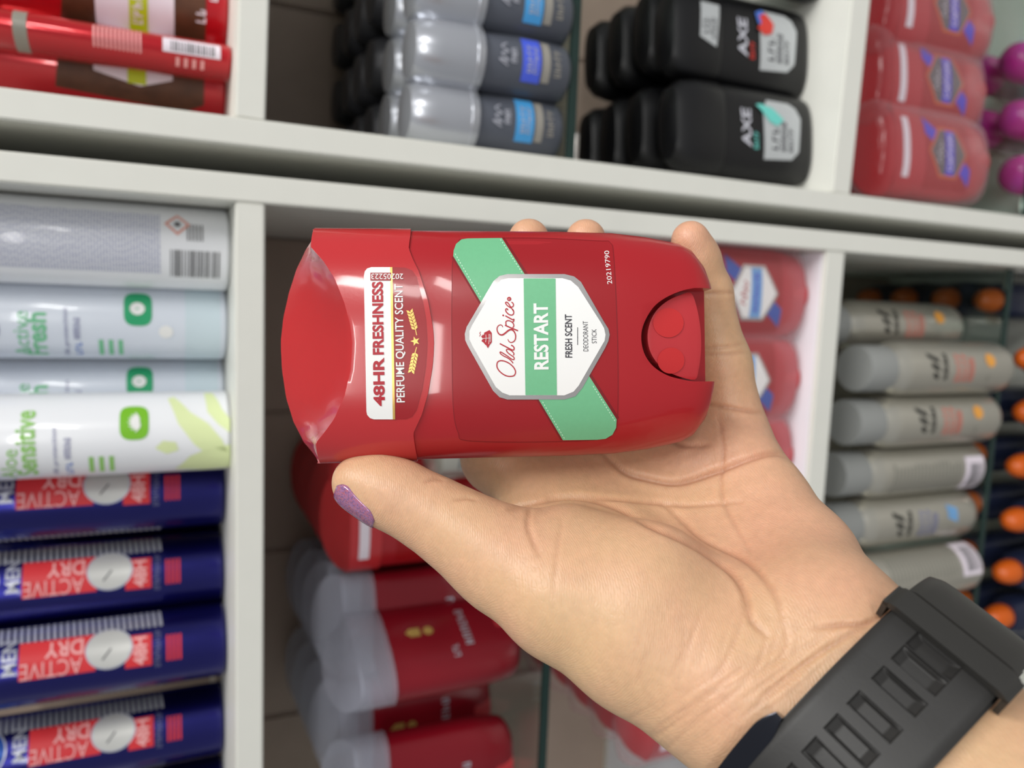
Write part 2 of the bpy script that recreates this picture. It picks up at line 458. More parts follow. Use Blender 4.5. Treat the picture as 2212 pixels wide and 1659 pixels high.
def leaf_shape(x, y, L, wd, ang):
    n = 12; pts = []
    for k in range(n + 1):
        s = k / n; pts.append((s * L, wd * math.sin(math.pi * s ** .8)))
    for k in range(n - 1, 0, -1):
        s = k / n; pts.append((s * L, -wd * .6 * math.sin(math.pi * s ** .8)))
    ca, sa = math.cos(ang), math.sin(ang)
    return [(x + p * ca - q * sa, y + p * sa + q * ca) for p, q in pts]
def badge(x, y, w_, h_):
    pts = []
    for k in range(40):
        a = 2 * math.pi * k / 40; c, s = math.cos(a), math.sin(a)
        pts.append((x + w_ * math.copysign(abs(c) ** .5, c), y + h_ * math.copysign(abs(s) ** .7, s)))
    return pts
def care_can(name, label, loc, ref, words, tint, m_icon, m_text, sym, body):
    t = aerosol(name, label, 'spray can', body, GW, loc)
    uv = can_uv(loc, CR); fn = cyl_map(CR)
    P = lambda dx, dy: uv(ref[0] + dx, ref[1] + dy)      # offsets in the picture from the badge centre
    ic = P(0, 0); 
    bd = lay('badge', Art().poly(badge(ic[0], ic[1], .0092, .0068)), m_icon, fn, t, sx=.004)
    art = Art()
    if sym == 'drop': art.disc(ic[0], ic[1] + .0003, .0034, .0036)
    else:
        for k in range(7):
            art.poly(leaf_shape(ic[0], ic[1] - .0025, .0058, .0012, math.radians(20 + 23 * k)))
    lay('badge_symbol', art, 'print_white', lambda q: cyl_map(CR, .0005)(q), bd)
    w1, w2 = words
    s1, e1, h1 = w1[1]; s2, e2, h2 = w2[1]
    art = Art()
    o, e = P(*s1), P(*e1); art.text(w1[0], o, e, (0, h1), 0.0)
    o, e = P(*s2), P(*e2); art.text(w2[0], o, e, (0, h2), 0.025)
    lay('scent_lettering', art, m_text, fn, t, sx=.004)
    art = Art(); art2 = Art()
    o, e = P(*w1[2][0]), P(*w1[2][1]); art.text('0% protection', o, e, (0, .0030), 0.0)
    o, e = P(*w1[3][0]), P(*w1[3][1]); art.greek(6, ((o[0] + e[0]) / 2, e[1]), e, (0, .0030)); art2.greek(3, o, ((o[0] * .55 + e[0] * .45), o[1]), (0, .0030))
    lay('claim_lettering', art, 'grey_text', fn, t, sx=.004); lay('claim_accent', art2, 'blue_text', fn, t, sx=.004)
    art = Art(); o = P(*w1[4])
    for i in range(3): art.rect(o[0], o[1] - i * .0046, o[0] + .0115, o[1] - i * .0046 + .0022)
    lay('small_lines', art, m_text, fn, t, sx=.004)
    lay('logo_disc', Art().disc(ic[0] - .012, P(-330, 0)[1] + .0075, .013, .013), 'blue_logo', fn, t, sx=.003)
    return t, uv, fn
t, uv, fn = care_can('spray_can', 'white spray can with lime leaf badge and pale green leaf print', wl['c4'], (290, 912),
    (('Aloe', ((-252, 118), (-252, 58), .0068), ((-158, 110), (-165, 12)), ((-130, 110), (-138, 32)), (-85, 106)),
     ('Sensitive', ((-205, 112), (-212, -25), .0092))), None, 'lime', 'lime_text', 'leaf', 'white_can')
art = Art()
P = lambda x, y: uv(x, y)
for pts in ([(362, 862), (375, 858), (410, 890), (450, 915), (480, 950), (497, 985), (455, 985), (420, 960), (385, 915)],
            [(440, 850), (458, 850), (480, 885), (497, 905), (497, 935), (470, 915), (448, 890)],
            [(335, 968), (352, 952), (380, 955), (386, 972), (360, 980)],
            [(378, 1012), (410, 985), (450, 968), (497, 960), (497, 1008), (440, 1013)]):
    art.poly([P(*p) for p in pts])
lay('leaf_print', art, 'leaf_lime', cyl_map(CR, .0002), t, sx=.004)
for key, ref, lab in (('c2', (298, 667), 'pale aqua spray can with green droplet badge between two white cans'),
                      ('c3', (302, 824), 'pale aqua spray can half hidden behind the leaf-print white can')):
    t, uv, fn = care_can('spray_can', lab, wl[key], ref,
        (('Active', ((-230, 98), (-238, 5), .0068), ((-142, 98), (-150, -2)), ((-118, 98), (-126, 18)), (-72, 98)),
         ('Fresh', ((-192, 98), (-198, 8), .0092))), None, 'mint', 'mint_text', 'drop', 'pale_aqua')
    z0 = uv(498, ref[1])[1]; z1 = uv(400, ref[1])[1]
    lay('aqua_wash', Art().rect(-.03, .004, .03, z1), 'aqua_wash', cyl_map(CR, .00015), t, sx=.004)
    lay('droplet_ring', Art().disc(uv(358, ref[1] + 50)[0], uv(358, ref[1])[1], .0035), 'print_white', cyl_map(CR, .0003), t, sx=.003)

# blue cans
bl = [(axis_x(250, 1068, .086), .086), (axis_x(250, 1246, .096), .096), (axis_x(250, 1408, .077), .077),
      (axis_x(250, 1588, .099), .099), (axis_x(250, 1755, .097), .097)]
GB = 'blue spray cans on the upper left shelf'
ref = (bl[2][0], bl[2][1], ZA1)
t = aerosol('blue_spray_can', 'x', 'spray can', 'blue_can', GB, ref, capm='blue_logo')
uv = can_uv(ref, CR); fn = cyl_map(CR)
zz = lambda x, y=1412: uv(x, y)[1]
aa = lambda y, x=150: uv(x, y)[0]
ac = aa(1413)
rp_ = lay('red_panel', Art().rect(aa(1457), zz(206), aa(1378), zz(41)), 'blue_red', fn, t, sx=.003)
rt_ = lay('red_tab', Art().rect(aa(1440, 300), zz(328), aa(1372, 300), zz(270)), 'blue_red', fn, t, sx=.003)
dr = lay('dial_rim', Art().disc(ac, zz(236, 1406), .0112, .0120), 'silver_print', cyl_map(CR, .0004), t, sx=.003)
lay('dial', Art().disc(ac, zz(236, 1406), .0102, .0110), 'dial_silver', cyl_map(CR, .0006), dr, sx=.003)
lay('dial_pointer', Art().stroke([(ac, zz(240)), (ac - .0055, zz(236) + .0035)], .0009), 'bar_grey', cyl_map(CR, .0008), dr)
art = Art().text('MEN', (aa(1461, 20), zz(36)), (aa(1387, 20), zz(36)), (0, zz(4) - zz(36)), .02)
lay('men_lettering', art, 'silver_print', fn, t, sx=.003)
art = Art()
art.text('ACTIVE', (aa(1422), zz(178)), (aa(1422), zz(44)), (aa(1456) - aa(1422), 0), 0.0)
art.text('DRY', (aa(1384), zz(180)), (aa(1384), zz(96)), (aa(1416) - aa(1384), 0), .02)
lay('panel_lettering', art, 'pink_print', cyl_map(CR, .0005), rp_, sx=.003)
art = Art()
art.text('48H', (aa(1436, 300), zz(318)), (aa(1376, 300), zz(318)), (0, zz(288) - zz(318)), .03)
lay('tab_lettering', art, 'pink_print', cyl_map(CR, .0005), rt_, sx=.003)
art = Art().greek(12, (aa(1440, 340), zz(347)), (aa(1360, 340), zz(347)), (0, zz(334) - zz(347)))
lay('claim_lettering', art, 'stripe_grey', fn, t, sx=.003)
art = Art()
for i in range(4): art.rect(aa(1425, 375), zz(392 - i * 9), aa(1370, 375), zz(387 - i * 9))
lay('faint_lines', art, 'blue_red', fn, t, sx=.003)
for sgn in (1, -1):
    art = Art(); c0 = sgn * .0268; n = 29
    for i in range(n):
        z = zz(352) + (zz(2) + .012 - zz(352)) * i / n
        art.poly([(c0 - .0062, z), (c0 + .0062, z + .0012), (c0 + .0062, z + .0030), (c0 - .0062, z + .0018)])
    lay('grip_stripes', art, 'silver_print', fn, t, sx=.004)
lr = lay('logo_rim', Art().disc(ac, zz(0) + .0165, .0145), 'silver_print', cyl_map(CR, .0003), t, sx=.003)
lay('logo_disc', Art().disc(ac, zz(0) + .0165, .0136), 'blue_logo', cyl_map(CR, .0005), lr, sx=.003)
order = [2, 0, 1, 3, 4]
BL = ['blue spray can wedged beside the leaf-print white can', 'blue spray can second from the white cans', 'blue spray can standing farthest forward in its row',
      'blue spray can fourth from the white cans, dial in shadow', 'blue spray can at the outer end of the row']
for i in order:
    place(t, (bl[i][0], bl[i][1], ZA1), (0, .0, 0.0, .08, .05)[i], BL[i], GB)

for i in range(4):
    place(t, ((bl[i][0] + bl[i + 1][0]) / 2, max(bl[i][1], bl[i + 1][1]) + .047, ZA1), .3 * i, 'blue spray can in the second row, glimpsed between the front ones', 'second row of blue cans')
# red cans in the right unit, above the long shelf
RC = 0.0215
def zr(x):      # height of the tilted right shelf top above the floor at world x
    return ZA1 - math.tan(math.radians(1.6)) * (x - XR1)
rl = [(axis_x(250, 158, .085), .085), (axis_x(250, 103, .046), .046), (axis_x(250, -8, .085), .085)]
GRD = 'red spray cans above the right shelf'
def red_can(label, loc, rot):
    t = empty('red_spray_can', loc, label, 'spray can', GRD, rot)
    h = 0.108
    link('body', lathe_mesh('body', [(RC * .86, 0), (RC - .001, .0006), (RC, .002), (RC, h), (RC - .0015, h + .004)], 56), 'red_metal', t, smooth=.6)
    link('domed_cap', lathe_mesh('domed_cap', [(RC - .0008, h + .003), (RC - .0006, h + .02), (RC * .9, h + .034), (RC * .66, h + .043), (RC * .25, h + .046)], 48), 'red_glass', t, smooth=.6)
    return t
for i, (lab, rot) in enumerate((('red spray can with wood-grain print nearest the white side panel', .38),
                                ('red spray can turned to show its barcode, in front of its neighbours', 0.0),
                                ('dark red spray can in shadow at the top edge, white label with lime band', -.5))):
    x, y = rl[i]
    t = red_can(lab, (x, y, zr(x)), rot); fn = cyl_map(RC)
    if i == 1: t.scale = (.42, .8, .97)
    if i != 1:
        art = Art(); pts = [(-.030, .012 + .01), (-.024, .012), (.024, .012), (.030, .022), (.024, .078), (-.024, .084)]
        lay('wood_print', Art().poly(pts), 'wood_print', cyl_map(RC, .0002), t, sx=.003)
        wlb = lay('white_label', Art().poly([(-.018, .044), (-.013, .028), (.013, .028), (.018, .044), (.013, .066), (-.013, .066)]), 'pale_label', cyl_map(RC, .0004), t, sx=.003)
        lay('lime_band', Art().rect(-.017, .041, .017, .050), 'lime_band', cyl_map(RC, .0006), wlb, sx=.003)
        art = Art().greek(4, (-.008, .0435), (.008, .0435), (0, .005))
        lay('band_lettering', art, 'pale_label', cyl_map(RC, .0008), wlb)
        art = Art().greek(2, (-.002, .012), (-.002 + .008, .012), (0, .005)).greek(5, (.010, .006), (.026, .006), (0, .004))
        lay('base_lettering', art, 'pale_label', fn, t, sx=.003)
    else:
        art = Art().rect(-.006, .006, .012, .034)
        bpn = lay('barcode_panel', art, 'pale_label', fn, t, sx=.003)
        art = Art(); z = .009
        while z < .031: art.rect(-.004, z, .008, z + .0006); z += random.choice((.0011, .0016))
        lay('barcode', art, 'bar_grey', cyl_map(RC, .0005), bpn, sx=.003)
        art = Art()
        for k in range(12): art.rect(-.012, .044 + k * .0019, .014, .0449 + k * .0019)
        for k in range(4): art.rect(-.02, .014 + k * .004, -.010, .0158 + k * .004)
        lay('small_print', art, 'pink_print', fn, t, sx=.003)
        lay('teal_band', Art().rect(-.033, .094, .033, .100), 'can_label_grey', fn, t, sx=.003)

# roll-ons on the upper glass shelf, right unit
def rollon_proto(name, capm, bodym, parts=True):
    t = empty(name, (0, 0, -5), 'x', 'roll-on')
    link('body', lathe_mesh('body', [(.0135, 0), (.0158, .0012), (.017, .004), (.0178, .03), (.0165, .052), (.0155, .056)], 40), bodym, t, smooth=.7)
    link('cap', lathe_mesh('cap', [(.0172, .0545), (.0192, .056), (.0196, .060), (.0196, .063), (.0190, .080), (.0172, .090), (.0148, .0945), (.004, .0955)], 44), capm, t, smooth=.5)
    if parts:
        link('cap_ring', lathe_mesh('cap_ring', [(.0198, .0585), (.0201, .0592), (.0201, .0602), (.0198, .0608)], 44), capm, t, smooth=.7)
    return t
def rollon_label(t, bandm):
    fn = cyl_map(.0177, .0004)
    art = Art().stroke([(-.006, .042), (-.003, .0475), (-.0035, .042), (0, .046), (.0015, .042), (.004, .046), (.0065, .0425)], .0008).text('men', (-.004, .0365), (.004, .0365), (0, .0036), .02)
    lay('brand_lettering', art, 'silver_print', fn, t, sx=.003)
    sb_ = lay('scent_band', Art().rect(-.013, .0215, .013, .033), bandm, fn, t, sx=.003)
    art = Art().greek(5, (-.008, .0275), (.008, .0275), (0, .0028)).greek(7, (-.008, .0235), (.008, .0235), (0, .0028))
    lay('band_lettering', art, 'silver_print', cyl_map(.0177, .0007), sb_, sx=.003)
    lay('taupe_band', Art().rect(-.012, .0155, .012, .0205), 'band_taupe', fn, t, sx=.003)
    lay('base_lettering', Art().greek(5, (-.008, .0085), (.008, .0085), (0, .0042)), 'band_taupe', cyl_map(.0172, .0004), t, sx=.003)
pS = rollon_proto('rollon_bottle', 'rollon_cap', 'rollon_grey'); rollon_label(pS, 'band_sky')
pB = rollon_proto('rollon_bottle', 'rollon_cap', 'rollon_grey'); rollon_label(pB, 'band_blue')
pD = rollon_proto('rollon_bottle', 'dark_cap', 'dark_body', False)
GR = 'grey roll-ons on the glass shelf'
def base(px, py, Z, r, dy=0.0):
    p = onZ(px, py, Z); return np.array([p[0], max(p[1], .002) + r + dy, Z])
ro = [base(1222, 278, ZG, .0165), base(1244, 148, ZG, .0165), base(1246, 25, ZG, .0165)]
place(pS, ro[0], .1, 'grey roll-on with sky blue band standing nearest the side panel', GR)
place(pB, ro[1], .1, 'grey roll-on with violet-blue band, middle of the front three', GR)
place(pS, ro[2], .1, 'grey roll-on with sky blue band cut by the top edge', GR)
SX = (ro[0][0], ro[1][0] - .002, ro[2][0] - .001)
w2 = ('behind the sky blue one by the panel', 'behind the violet-blue one', 'behind the one at the top edge')
for c in range(3):
    place(pS, (SX[c] + .004, ro[c][1] + .042, ZG), .1, 'silver-capped roll-on in the second row ' + w2[c], 'second row of roll-ons')
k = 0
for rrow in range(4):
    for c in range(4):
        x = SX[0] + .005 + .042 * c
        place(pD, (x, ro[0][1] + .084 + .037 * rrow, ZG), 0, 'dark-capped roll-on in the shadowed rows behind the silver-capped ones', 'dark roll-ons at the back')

# black sticks below the glass shelf, right unit
def axe_proto():
    t = empty('black_stick', (0, 0, -5), 'x', 'deodorant stick')
    def ring(a, b, z): return sup_ring(a, b, 2.8, z, 56)
    link('body', loft_mesh('body', [ring(.0285, .0115, 0), ring(.0305, .013, .0015), ring(.0315, .0142, .006), ring(.032, .0146, .03), ring(.0315, .0144, .072), ring(.031, .014, .080)]), 'axe_black', t, smooth=.6)
    link('cap', loft_mesh('cap', [ring(.0312, .0142, .0805), ring(.0318, .0148, .082), ring(.0312, .0146, .100), ring(.029, .0136, .112), ring(.024, .011, .118), ring(.012, .006, .1205)]), 'axe_black', t, smooth=.6)
    return t
def flat_map(a, b, n, off=.0003):
    def fn(q):
        x = np.clip(q[:, 0], -a * .985, a * .985)
        y = -b * np.maximum(1 - np.abs(x / a) ** n, 0) ** (1 / n) - off
        return np.stack([x, y, q[:, 1]], 1)
    return fn
def axe_label(t, word, splash, wm, tagp):
    fn = flat_map(.032, .0146, 2.8, .0004); f2 = flat_map(.032, .0146, 2.8, .0007)
    pts = [(-.020, .047), (-.018, .022), (-.012, .016), (.012, .014), (.019, .018), (.022, .024), (.022, .044), (.014, .0485)]
    sl_ = lay('silver_label', Art().poly(pts), 'axe_label', fn, t, sx=.004)
    art = Art().greek(3, (-.013, .035), (.004, .035), (0, .0055)).greek(6, (-.013, .0275), (.008, .0275), (0, .005)).greek(5, (-.013, .0215), (.004, .0215), (0, .004))
    lay('label_lettering', art, 'print_dark', f2, sl_, sx=.004)
    lay('brand_lettering', Art().text('AXE', (-.013, .0585), (.013, .0595), (0, .0085), .02), 'axe_letter', fn, t, sx=.004)
    lay('scent_lettering', Art().greek(5, (-.014, .0525), (-.002, .0525), (0, .0042)), wm, fn, t, sx=.004)
    for i, (mname, pl) in enumerate(splash):
        lay('splash_print', Art().poly(pl), mname, flat_map(.032, .0146, 2.8, .001 + .0003 * i), t, sx=.004)
    if tagp:
        fc = flat_map(.0312, .0146, 2.8, .0005)
        os_ = lay('offer_sticker', Art().poly([(-.011, .086), (.018, .083), (.018, .099), (-.006, .100)]), 'axe_label', fc, t, sx=.004)
        lay('sticker_lettering', Art().greek(3, (-.004, .0945), (.008, .0945), (0, .003)).greek(3, (-.003, .0905), (.008, .0905), (0, .003)).greek(7, (-.006, .0865), (.009, .0865), (0, .003)), 'print_dark', flat_map(.0312, .0146, 2.8, .0008), os_, sx=.004)
GA = 'black deodorant sticks on the right shelf'
a1 = axe_proto(); axe_label(a1, 'ICE', [('teal', [(.006, .043), (.014, .051), (.017, .055), (.018, .050), (.016, .040), (.009, .030), (.004, .036)])], 'teal', False)
a2 = axe_proto(); axe_label(a2, 'RED', [('splash_blue', [(.008, .042), (.012, .050), (.019, .052), (.022, .046), (.018, .040), (.012, .038)]),
                                       ('splash_red', [(.004, .045), (.008, .051), (.012, .047), (.017, .049), (.020, .043), (.013, .036), (.006, .038)])], 'splash_red', True)
def zbr(x): return ZB1 - math.tan(math.radians(1.6)) * (x - XR1)
ax1 = onZ(1757, 305, zbr(.12)); ax2 = onZ(1748, 118, zbr(.185)); ax3 = onZ(1800, -55, zbr(.24))
place(a1, (ax1[0], ax1[1] + .013, zbr(ax1[0])), .12, 'black deodorant stick with teal splash on silver label', GA)
place(a2, (ax2[0], ax2[1] + .013, zbr(ax2[0])), .10, 'black deodorant stick with red and blue splash and silver sticker', GA)
place(a2, (ax2[0] + .068, ax3[1] + .018, zbr(ax2[0] + .068)), .08, 'black deodorant stick cut by the top edge of the picture', GA)
for j in range(3):
    for i in range(2):
        place(a1, (ax1[0] + .004 + i * .068, ax1[1] + .054 + .036 * j, zbr(ax1[0] + i * .068)), .1, 'black deodorant stick in the dark rows behind the front ones', 'black sticks at the back')

# ------------------------------------------------------------------ red deodorant sticks (shared shape)
NSE = 2.5
PZ = np.array([0, 1.2, 4, 7.2, 16.4, 25.8, 40, 112]) * 1e-3
PA = np.array([19.5, 22.5, 26.0, 27.6, 29.3, 30.3, 30.6, 30.6]) * 1e-3
PB = np.array([11.5, 12.4, 13.2, 13.6, 14.2, 14.5, 14.6, 14.6]) * 1e-3
def hw(z): return np.interp(z, PZ, PA)
def hd(z): return np.interp(z, PZ, PB)
def front(x, z, off=0.0):
    a, b = hw(z) + off, hd(z) + off
    return -b * np.maximum(1 - np.minimum(np.abs(x / a), .999) ** NSE, 1e-4) ** (1 / NSE)
def stick_body_mesh(k=64, ztop=.082, nz=None):
    zs = [0, .0006, .0012, .0025, .004, .0055, .0072, .010, .013, .0164, .021, .0258, .033, .04, .06, ztop]
    return loft_mesh('body', [sup_ring(float(hw(z)), float(hd(z)), NSE, z, k) for z in zs])
def shelf_stick(name, capm, bodym, scale, badge_m, band_m, sash_m, wrap, tall_cap=True):
    t = empty(name, (0, 0, -5), 'x', 'deodorant stick')
    me = stick_body_mesh(40); link('body', me, bodym, t, smooth=.8)
    rings = []
    for z, o in ((.0795, .0004), (.080, .0009), (.100, .0009)):
        rings.append(sup_ring(.0312 + o, .0146 + o, NSE, z, 40))
    top = []
    for (x, y, z) in sup_ring(.0316, .015, NSE, 0, 40):
        top.append((x, y, .107 + y * .45 - 6 * x * x))
    rings.append(top)
    ctr = [(x * .5, y * .5, .1075 + y * .2 - 1.5 * x * x) for (x, y, z) in top]
    rings.append(ctr)
    link('cap', loft_mesh('cap', rings), capm, t, smooth=.6)
    dz = lathe_mesh('dial', [(.0100, .0006), (.0125, .0010), (.0128, .012), (.0115, .0135)], 32)
    d = link('dial', dz, 'dial_red' if bodym != 'axe_black' else bodym, t, smooth=.7); d.location = (0, -.0016, -.0004)
    fm = lambda off: (lambda q: np.stack([q[:, 0], front(q[:, 0], q[:, 1]) - off, q[:, 1]], 1))
    if badge_m:
        lay('red_label', Art().poly([(-.025, .024), (.025, .024), (.026, .07), (-.026, .07)]), 'os_label', fm(.0003), t, sx=.004)
        if sash_m:
            lay('sash', Art().poly([(.012, .071), (.024, .071), (-.010, .024), (-.022, .024)]), sash_m, fm(.0005), t, sx=.004)
        hexo = [(-.016, .056), (0, .066), (.016, .056), (.016, .040), (0, .030), (-.016, .040)]
        sc = lambda s: [(x * s, .048 + (z - .048) * s) for x, z in hexo]
        br_ = lay('badge_rim', Art().poly(sc(1.12)), 'foil' if badge_m == 'print_white' else 'os_orange', fm(.0007), t, sx=.004)
        lay('badge', Art().poly(sc(1.0)), badge_m, fm(.0009), br_, sx=.004)
        lay('badge_band', Art().rect(-.016, .042, .016, .051), band_m, fm(.0011), br_, sx=.004)
        lay('band_lettering', Art().text('CAPTAIN' if badge_m == 'os_slate' else 'WHITEWATER', (-.013, .0445), (.013, .0445), (0, .0042), .01), 'print_white' if badge_m == 'os_slate' else 'os_violet', fm(.0013), br_, sx=.004)
        lay('script_lettering', Art().stroke([(-.008, .055), (-.006, .059), (-.003, .0545), (-.001, .059), (.001, .054), (.003, .057), (.005, .054), (.0075, .057)], .0008), 'print_red' if badge_m == 'print_white' else 'silver_print', fm(.0011), br_, sx=.004)
        lay('cap_strip', Art().poly([(-.021, .088), (.021, .088), (.021, .0945), (-.021, .0945)]), 'pale_label', lambda q: np.stack([q[:, 0], front(q[:, 0], q[:, 1], .0009) - .0005, q[:, 1]], 1), t, sx=.004)
    if wrap:
        rg = []
        for z, da in ((-.0002, -.004), (.0006, .0), (.006, .0042), (.03, .0046), (.08, .0042), (.108, .0036), (.114, .001), (.117, -.006)):
            rr = sup_ring(float(hw(max(z, 0))) + da, float(hd(max(z, 0))) + da * .8, 2.4, z, 40)
            rr = [(x, y, zz + (0.0008 * math.sin(9 * math.atan2(y, x)) if 0.1 < z else 0)) for x, y, zz in rr]
            rg.append(rr)
        link('film_wrap', loft_mesh('film_wrap', rg), 'film', t, smooth=3.2)
    t.scale = (scale,) * 3
    return t
GSW = 'red wrapped sticks with white badges'
sW = shelf_stick('wrapped_deodorant_stick', 'os_red', 'os_red', 1.08, 'print_white', 'can_blue', 'os_blue', True)
sK = shelf_stick('wrapped_deodorant_stick', 'os_red', 'os_red', 1.16, 'os_slate', 'os_violet', 'os_violet', True)
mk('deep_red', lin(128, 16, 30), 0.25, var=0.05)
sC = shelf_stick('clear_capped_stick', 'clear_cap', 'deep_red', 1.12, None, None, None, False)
fm = lambda off: (lambda q: np.stack([q[:, 0], front(q[:, 0], q[:, 1]) - off, q[:, 1]], 1))
lay('gold_emblem', Art().poly([(-.003, .060), (.003, .060), (.003, .066), (0, .069), (-.003, .066)]).disc(0, .055, .003), 'gold', fm(.0004), sC, sx=.004)
lay('lettering', Art().greek(6, (-.014, .030), (.014, .030), (0, .005)).greek(3, (-.02, .040), (-.012, .040), (0, .004)), 'silver_print', fm(.0004), sC, sx=.004)
L = []
for px, py in ((1748, 640), (1731, 820), (1716, 985)):
    p = onZ(px, py, ZB1); L.append((p[0], p[1] + .0145))
ZL = ZB1 + .001
place(sW, (L[0][0], L[0][1], ZL), .03, 'red wrapped stick with white badge in the corner by the side panel', GSW)
place(sW, (L[1][0], L[1][1], ZL), .0, 'red wrapped stick with white badge partly behind the fingers', GSW)
place(sW, (L[2][0], L[2][1], ZL), .0, 'red wrapped stick with only its lower corner past the palm', GSW)
for c in range(2):
    for rrow in range(6):
        x = L[2][0] - .125 - .067 * c; y = L[2][1] + .004 + .037 * rrow
        place(sW, (x, y, ZL), .0, 'red wrapped stick in the receding rows seen under the wrist', 'red wrapped sticks under the wrist')
for i, (px, py, lab) in enumerate(((2140, 352, 'red wrapped stick with dark badge nearest the side panel'), (2133, 200, 'red wrapped stick with dark badge, middle of three'), (2150, 50, 'red wrapped stick with dark badge cut by the top edge'))):
    p = onZ(px, py, ZG2)
    place(sK, (p[0], max(p[1], .004) + .0165, ZG2), .12, lab, 'red wrapped sticks with dark badges')
for i in range(3):
    p = onZ((2140, 2133, 2150)[i], (352, 200, 50)[i], ZG2)
    place(sK, (p[0] + .002, max(p[1], .004) + .062, ZG2), .1, 'red wrapped stick in the dim row behind the dark-badged ones', 'dim red wrapped sticks')
# sticks on the glass shelf, left unit
GC = 'clear-capped red sticks on the glass shelf'
pc = [onZ(1125, 1400, ZG), onZ(1112, 1625, ZG)]
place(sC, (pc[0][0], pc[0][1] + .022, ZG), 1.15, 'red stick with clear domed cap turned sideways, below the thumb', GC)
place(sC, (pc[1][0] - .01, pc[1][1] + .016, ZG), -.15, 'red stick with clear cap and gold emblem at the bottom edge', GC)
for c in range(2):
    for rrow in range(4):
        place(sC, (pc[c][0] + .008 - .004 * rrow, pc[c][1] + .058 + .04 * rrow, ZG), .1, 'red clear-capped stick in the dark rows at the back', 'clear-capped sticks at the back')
sH = shelf_stick('deodorant_stick', 'cap_red', 'stick_red', 1.08, 'print_white', 'print_green', 'print_green', False)
pr = onZ(1085, 1128, ZG)
place(sH, (pr[0] + .004, pr[1] + .02, ZG), .0, 'red stick with white strip on its cap, behind the thumb', 'unwrapped red sticks')
for rrow in range(3):
    place(sH, (pr[0] + .006, pr[1] + .064 + .042 * rrow, ZG), .0, 'unwrapped red stick in the dark row behind the thumb', 'dark row of unwrapped red sticks')
# pale can glimpsed between thumb and index finger
pw = onZ(1150, 985, ZG)
t = empty('silver_tin', (pw[0] + .004, pw[1] + .024, ZG), 'small silver tin glimpsed in the gap between thumb and palm', 'tin')
link('body', lathe_mesh('body', [(.019, 0), (.021, .001), (.021, .058), (.020, .060), (.014, .064)], 40), 'can_silver', t, smooth=.6)
art = Art()
for i in range(7): art.rect(-.012, .012 + i * .006, .012, .0135 + i * .006)
lay('small_print', art, 'bar_grey', cyl_map(.021), t, sx=.004)

# ------------------------------------------------------------------ silver spray cans on the lower glass shelf
AR = 0.0218
def sil_proto(back=False, red='can_red', dot='can_orange'):
    t = empty('silver_spray_can', (0, 0, -5), 'x', 'spray can')
    H = .122
    link('body', lathe_mesh('body', [(.017, 0), (.0195, .001), (.0212, .004), (AR, .009), (AR, H), (AR - .0006, H + .003), (AR - .003, H + .010), (AR - .0055, H + .0145)], 56), 'can_silver', t, smooth=.7)
    link('cap', lathe_mesh('cap', [(AR - .0055, H + .0135), (AR - .0035, H + .0150), (AR - .0036, H + .0410), (AR - .0042, H + .0425), (.004, H + .0428)], 44), 'can_cap', t, smooth=.5)
    fn = cyl_map(AR, .0003)
    if back:
        art = Art()
        for k in range(20): art.rect(-.018 + random.uniform(0, .003), .034 + k * .0042, .010 - random.uniform(0, .004), .0364 + k * .0042)
        lay('small_print', art, 'can_label_grey', fn, t, sx=.004)
        bq_ = lay('barcode_panel', Art().rect(-.020, .006, .012, .030), 'pale_label', fn, t, sx=.004)
        art = Art(); z = .008
        while z < .024: art.rect(-.016, z, .006, z + .0008); z += random.choice((.0015, .0022))
        lay('barcode', art, 'bar_grey', cyl_map(AR, .0006), bq_, sx=.004)
    else:
        art = Art()
        for k, (w_, h_) in enumerate(((.0035, .006), (.0035, .009), (.0035, .012))):
            x = -.010 + k * .0065
            art.poly([(x, .096), (x + .0042, .096), (x + .0042 + h_ * .42, .096 + h_), (x + h_ * .42, .096 + h_)])
        art.text('adidas', (-.010, .086), (.012, .086), (0, .006), .03)
        lay('logo', art, 'logo_black', fn, t, sx=.003)
        art = Art().greek(5, (-.012, .071), (.012, .071), (0, .0058)).greek(5, (-.012, .063), (.012, .063), (0, .0058))
        for k in range(3): art.rect(-.012, .0595 - k * .0022, .008, .0605 - k * .0022)
        lay('scent_lettering', art, red, fn, t, sx=.003)
        if dot == 'can_blue':
            art = Art()
            for k in range(4): art.poly([(-.002 + .003 * k, .030), (.0005 + .003 * k, .030), (.005 + .003 * k, .042), (.0025 + .003 * k, .042)])
        else:
            art = Art().disc(.006, .034, .0058)
        lay('scent_mark', art, dot, fn, t, sx=.003)
        lay('small_mark', Art().greek(3, (-.012, .034), (-.005, .034), (0, .004)), 'can_label_grey', fn, t, sx=.003)
    return t
kA, kB, kC = sil_proto(), sil_proto(True), sil_proto(False, 'grey_text', 'can_blue')
GS = 'silver spray cans on the lower glass shelf'
for pr_, px, py, rot, lab in ((kA, 2085, 712, .2, 'silver spray can standing farther back beside the navy bottles'),
                              (kA, 2195, 800, .12, 'silver spray can with red lettering standing farthest forward'),
                              (kA, 2168, 908, .1, 'silver spray can with red lettering, third along the row'),
                              (kB, 2133, 1012, .0, 'silver spray can turned to its small-print side'),
                              (kC, 2115, 1115, .0, 'silver spray can with blue stripe mark near the palm edge'),
                              (kB, 2128, 1235, .9, 'silver spray can with barcode just above the watch strap')):
    p = onZ(px, py, ZG2)
    place(pr_, (p[0], p[1] + .0205, ZG2), rot, lab, GS)
p = onZ(2110, 1340, ZG2)
place(kA, (p[0] - .004, p[1] + .024, ZG2), .3, 'silver spray can mostly hidden behind the watch strap', GS)

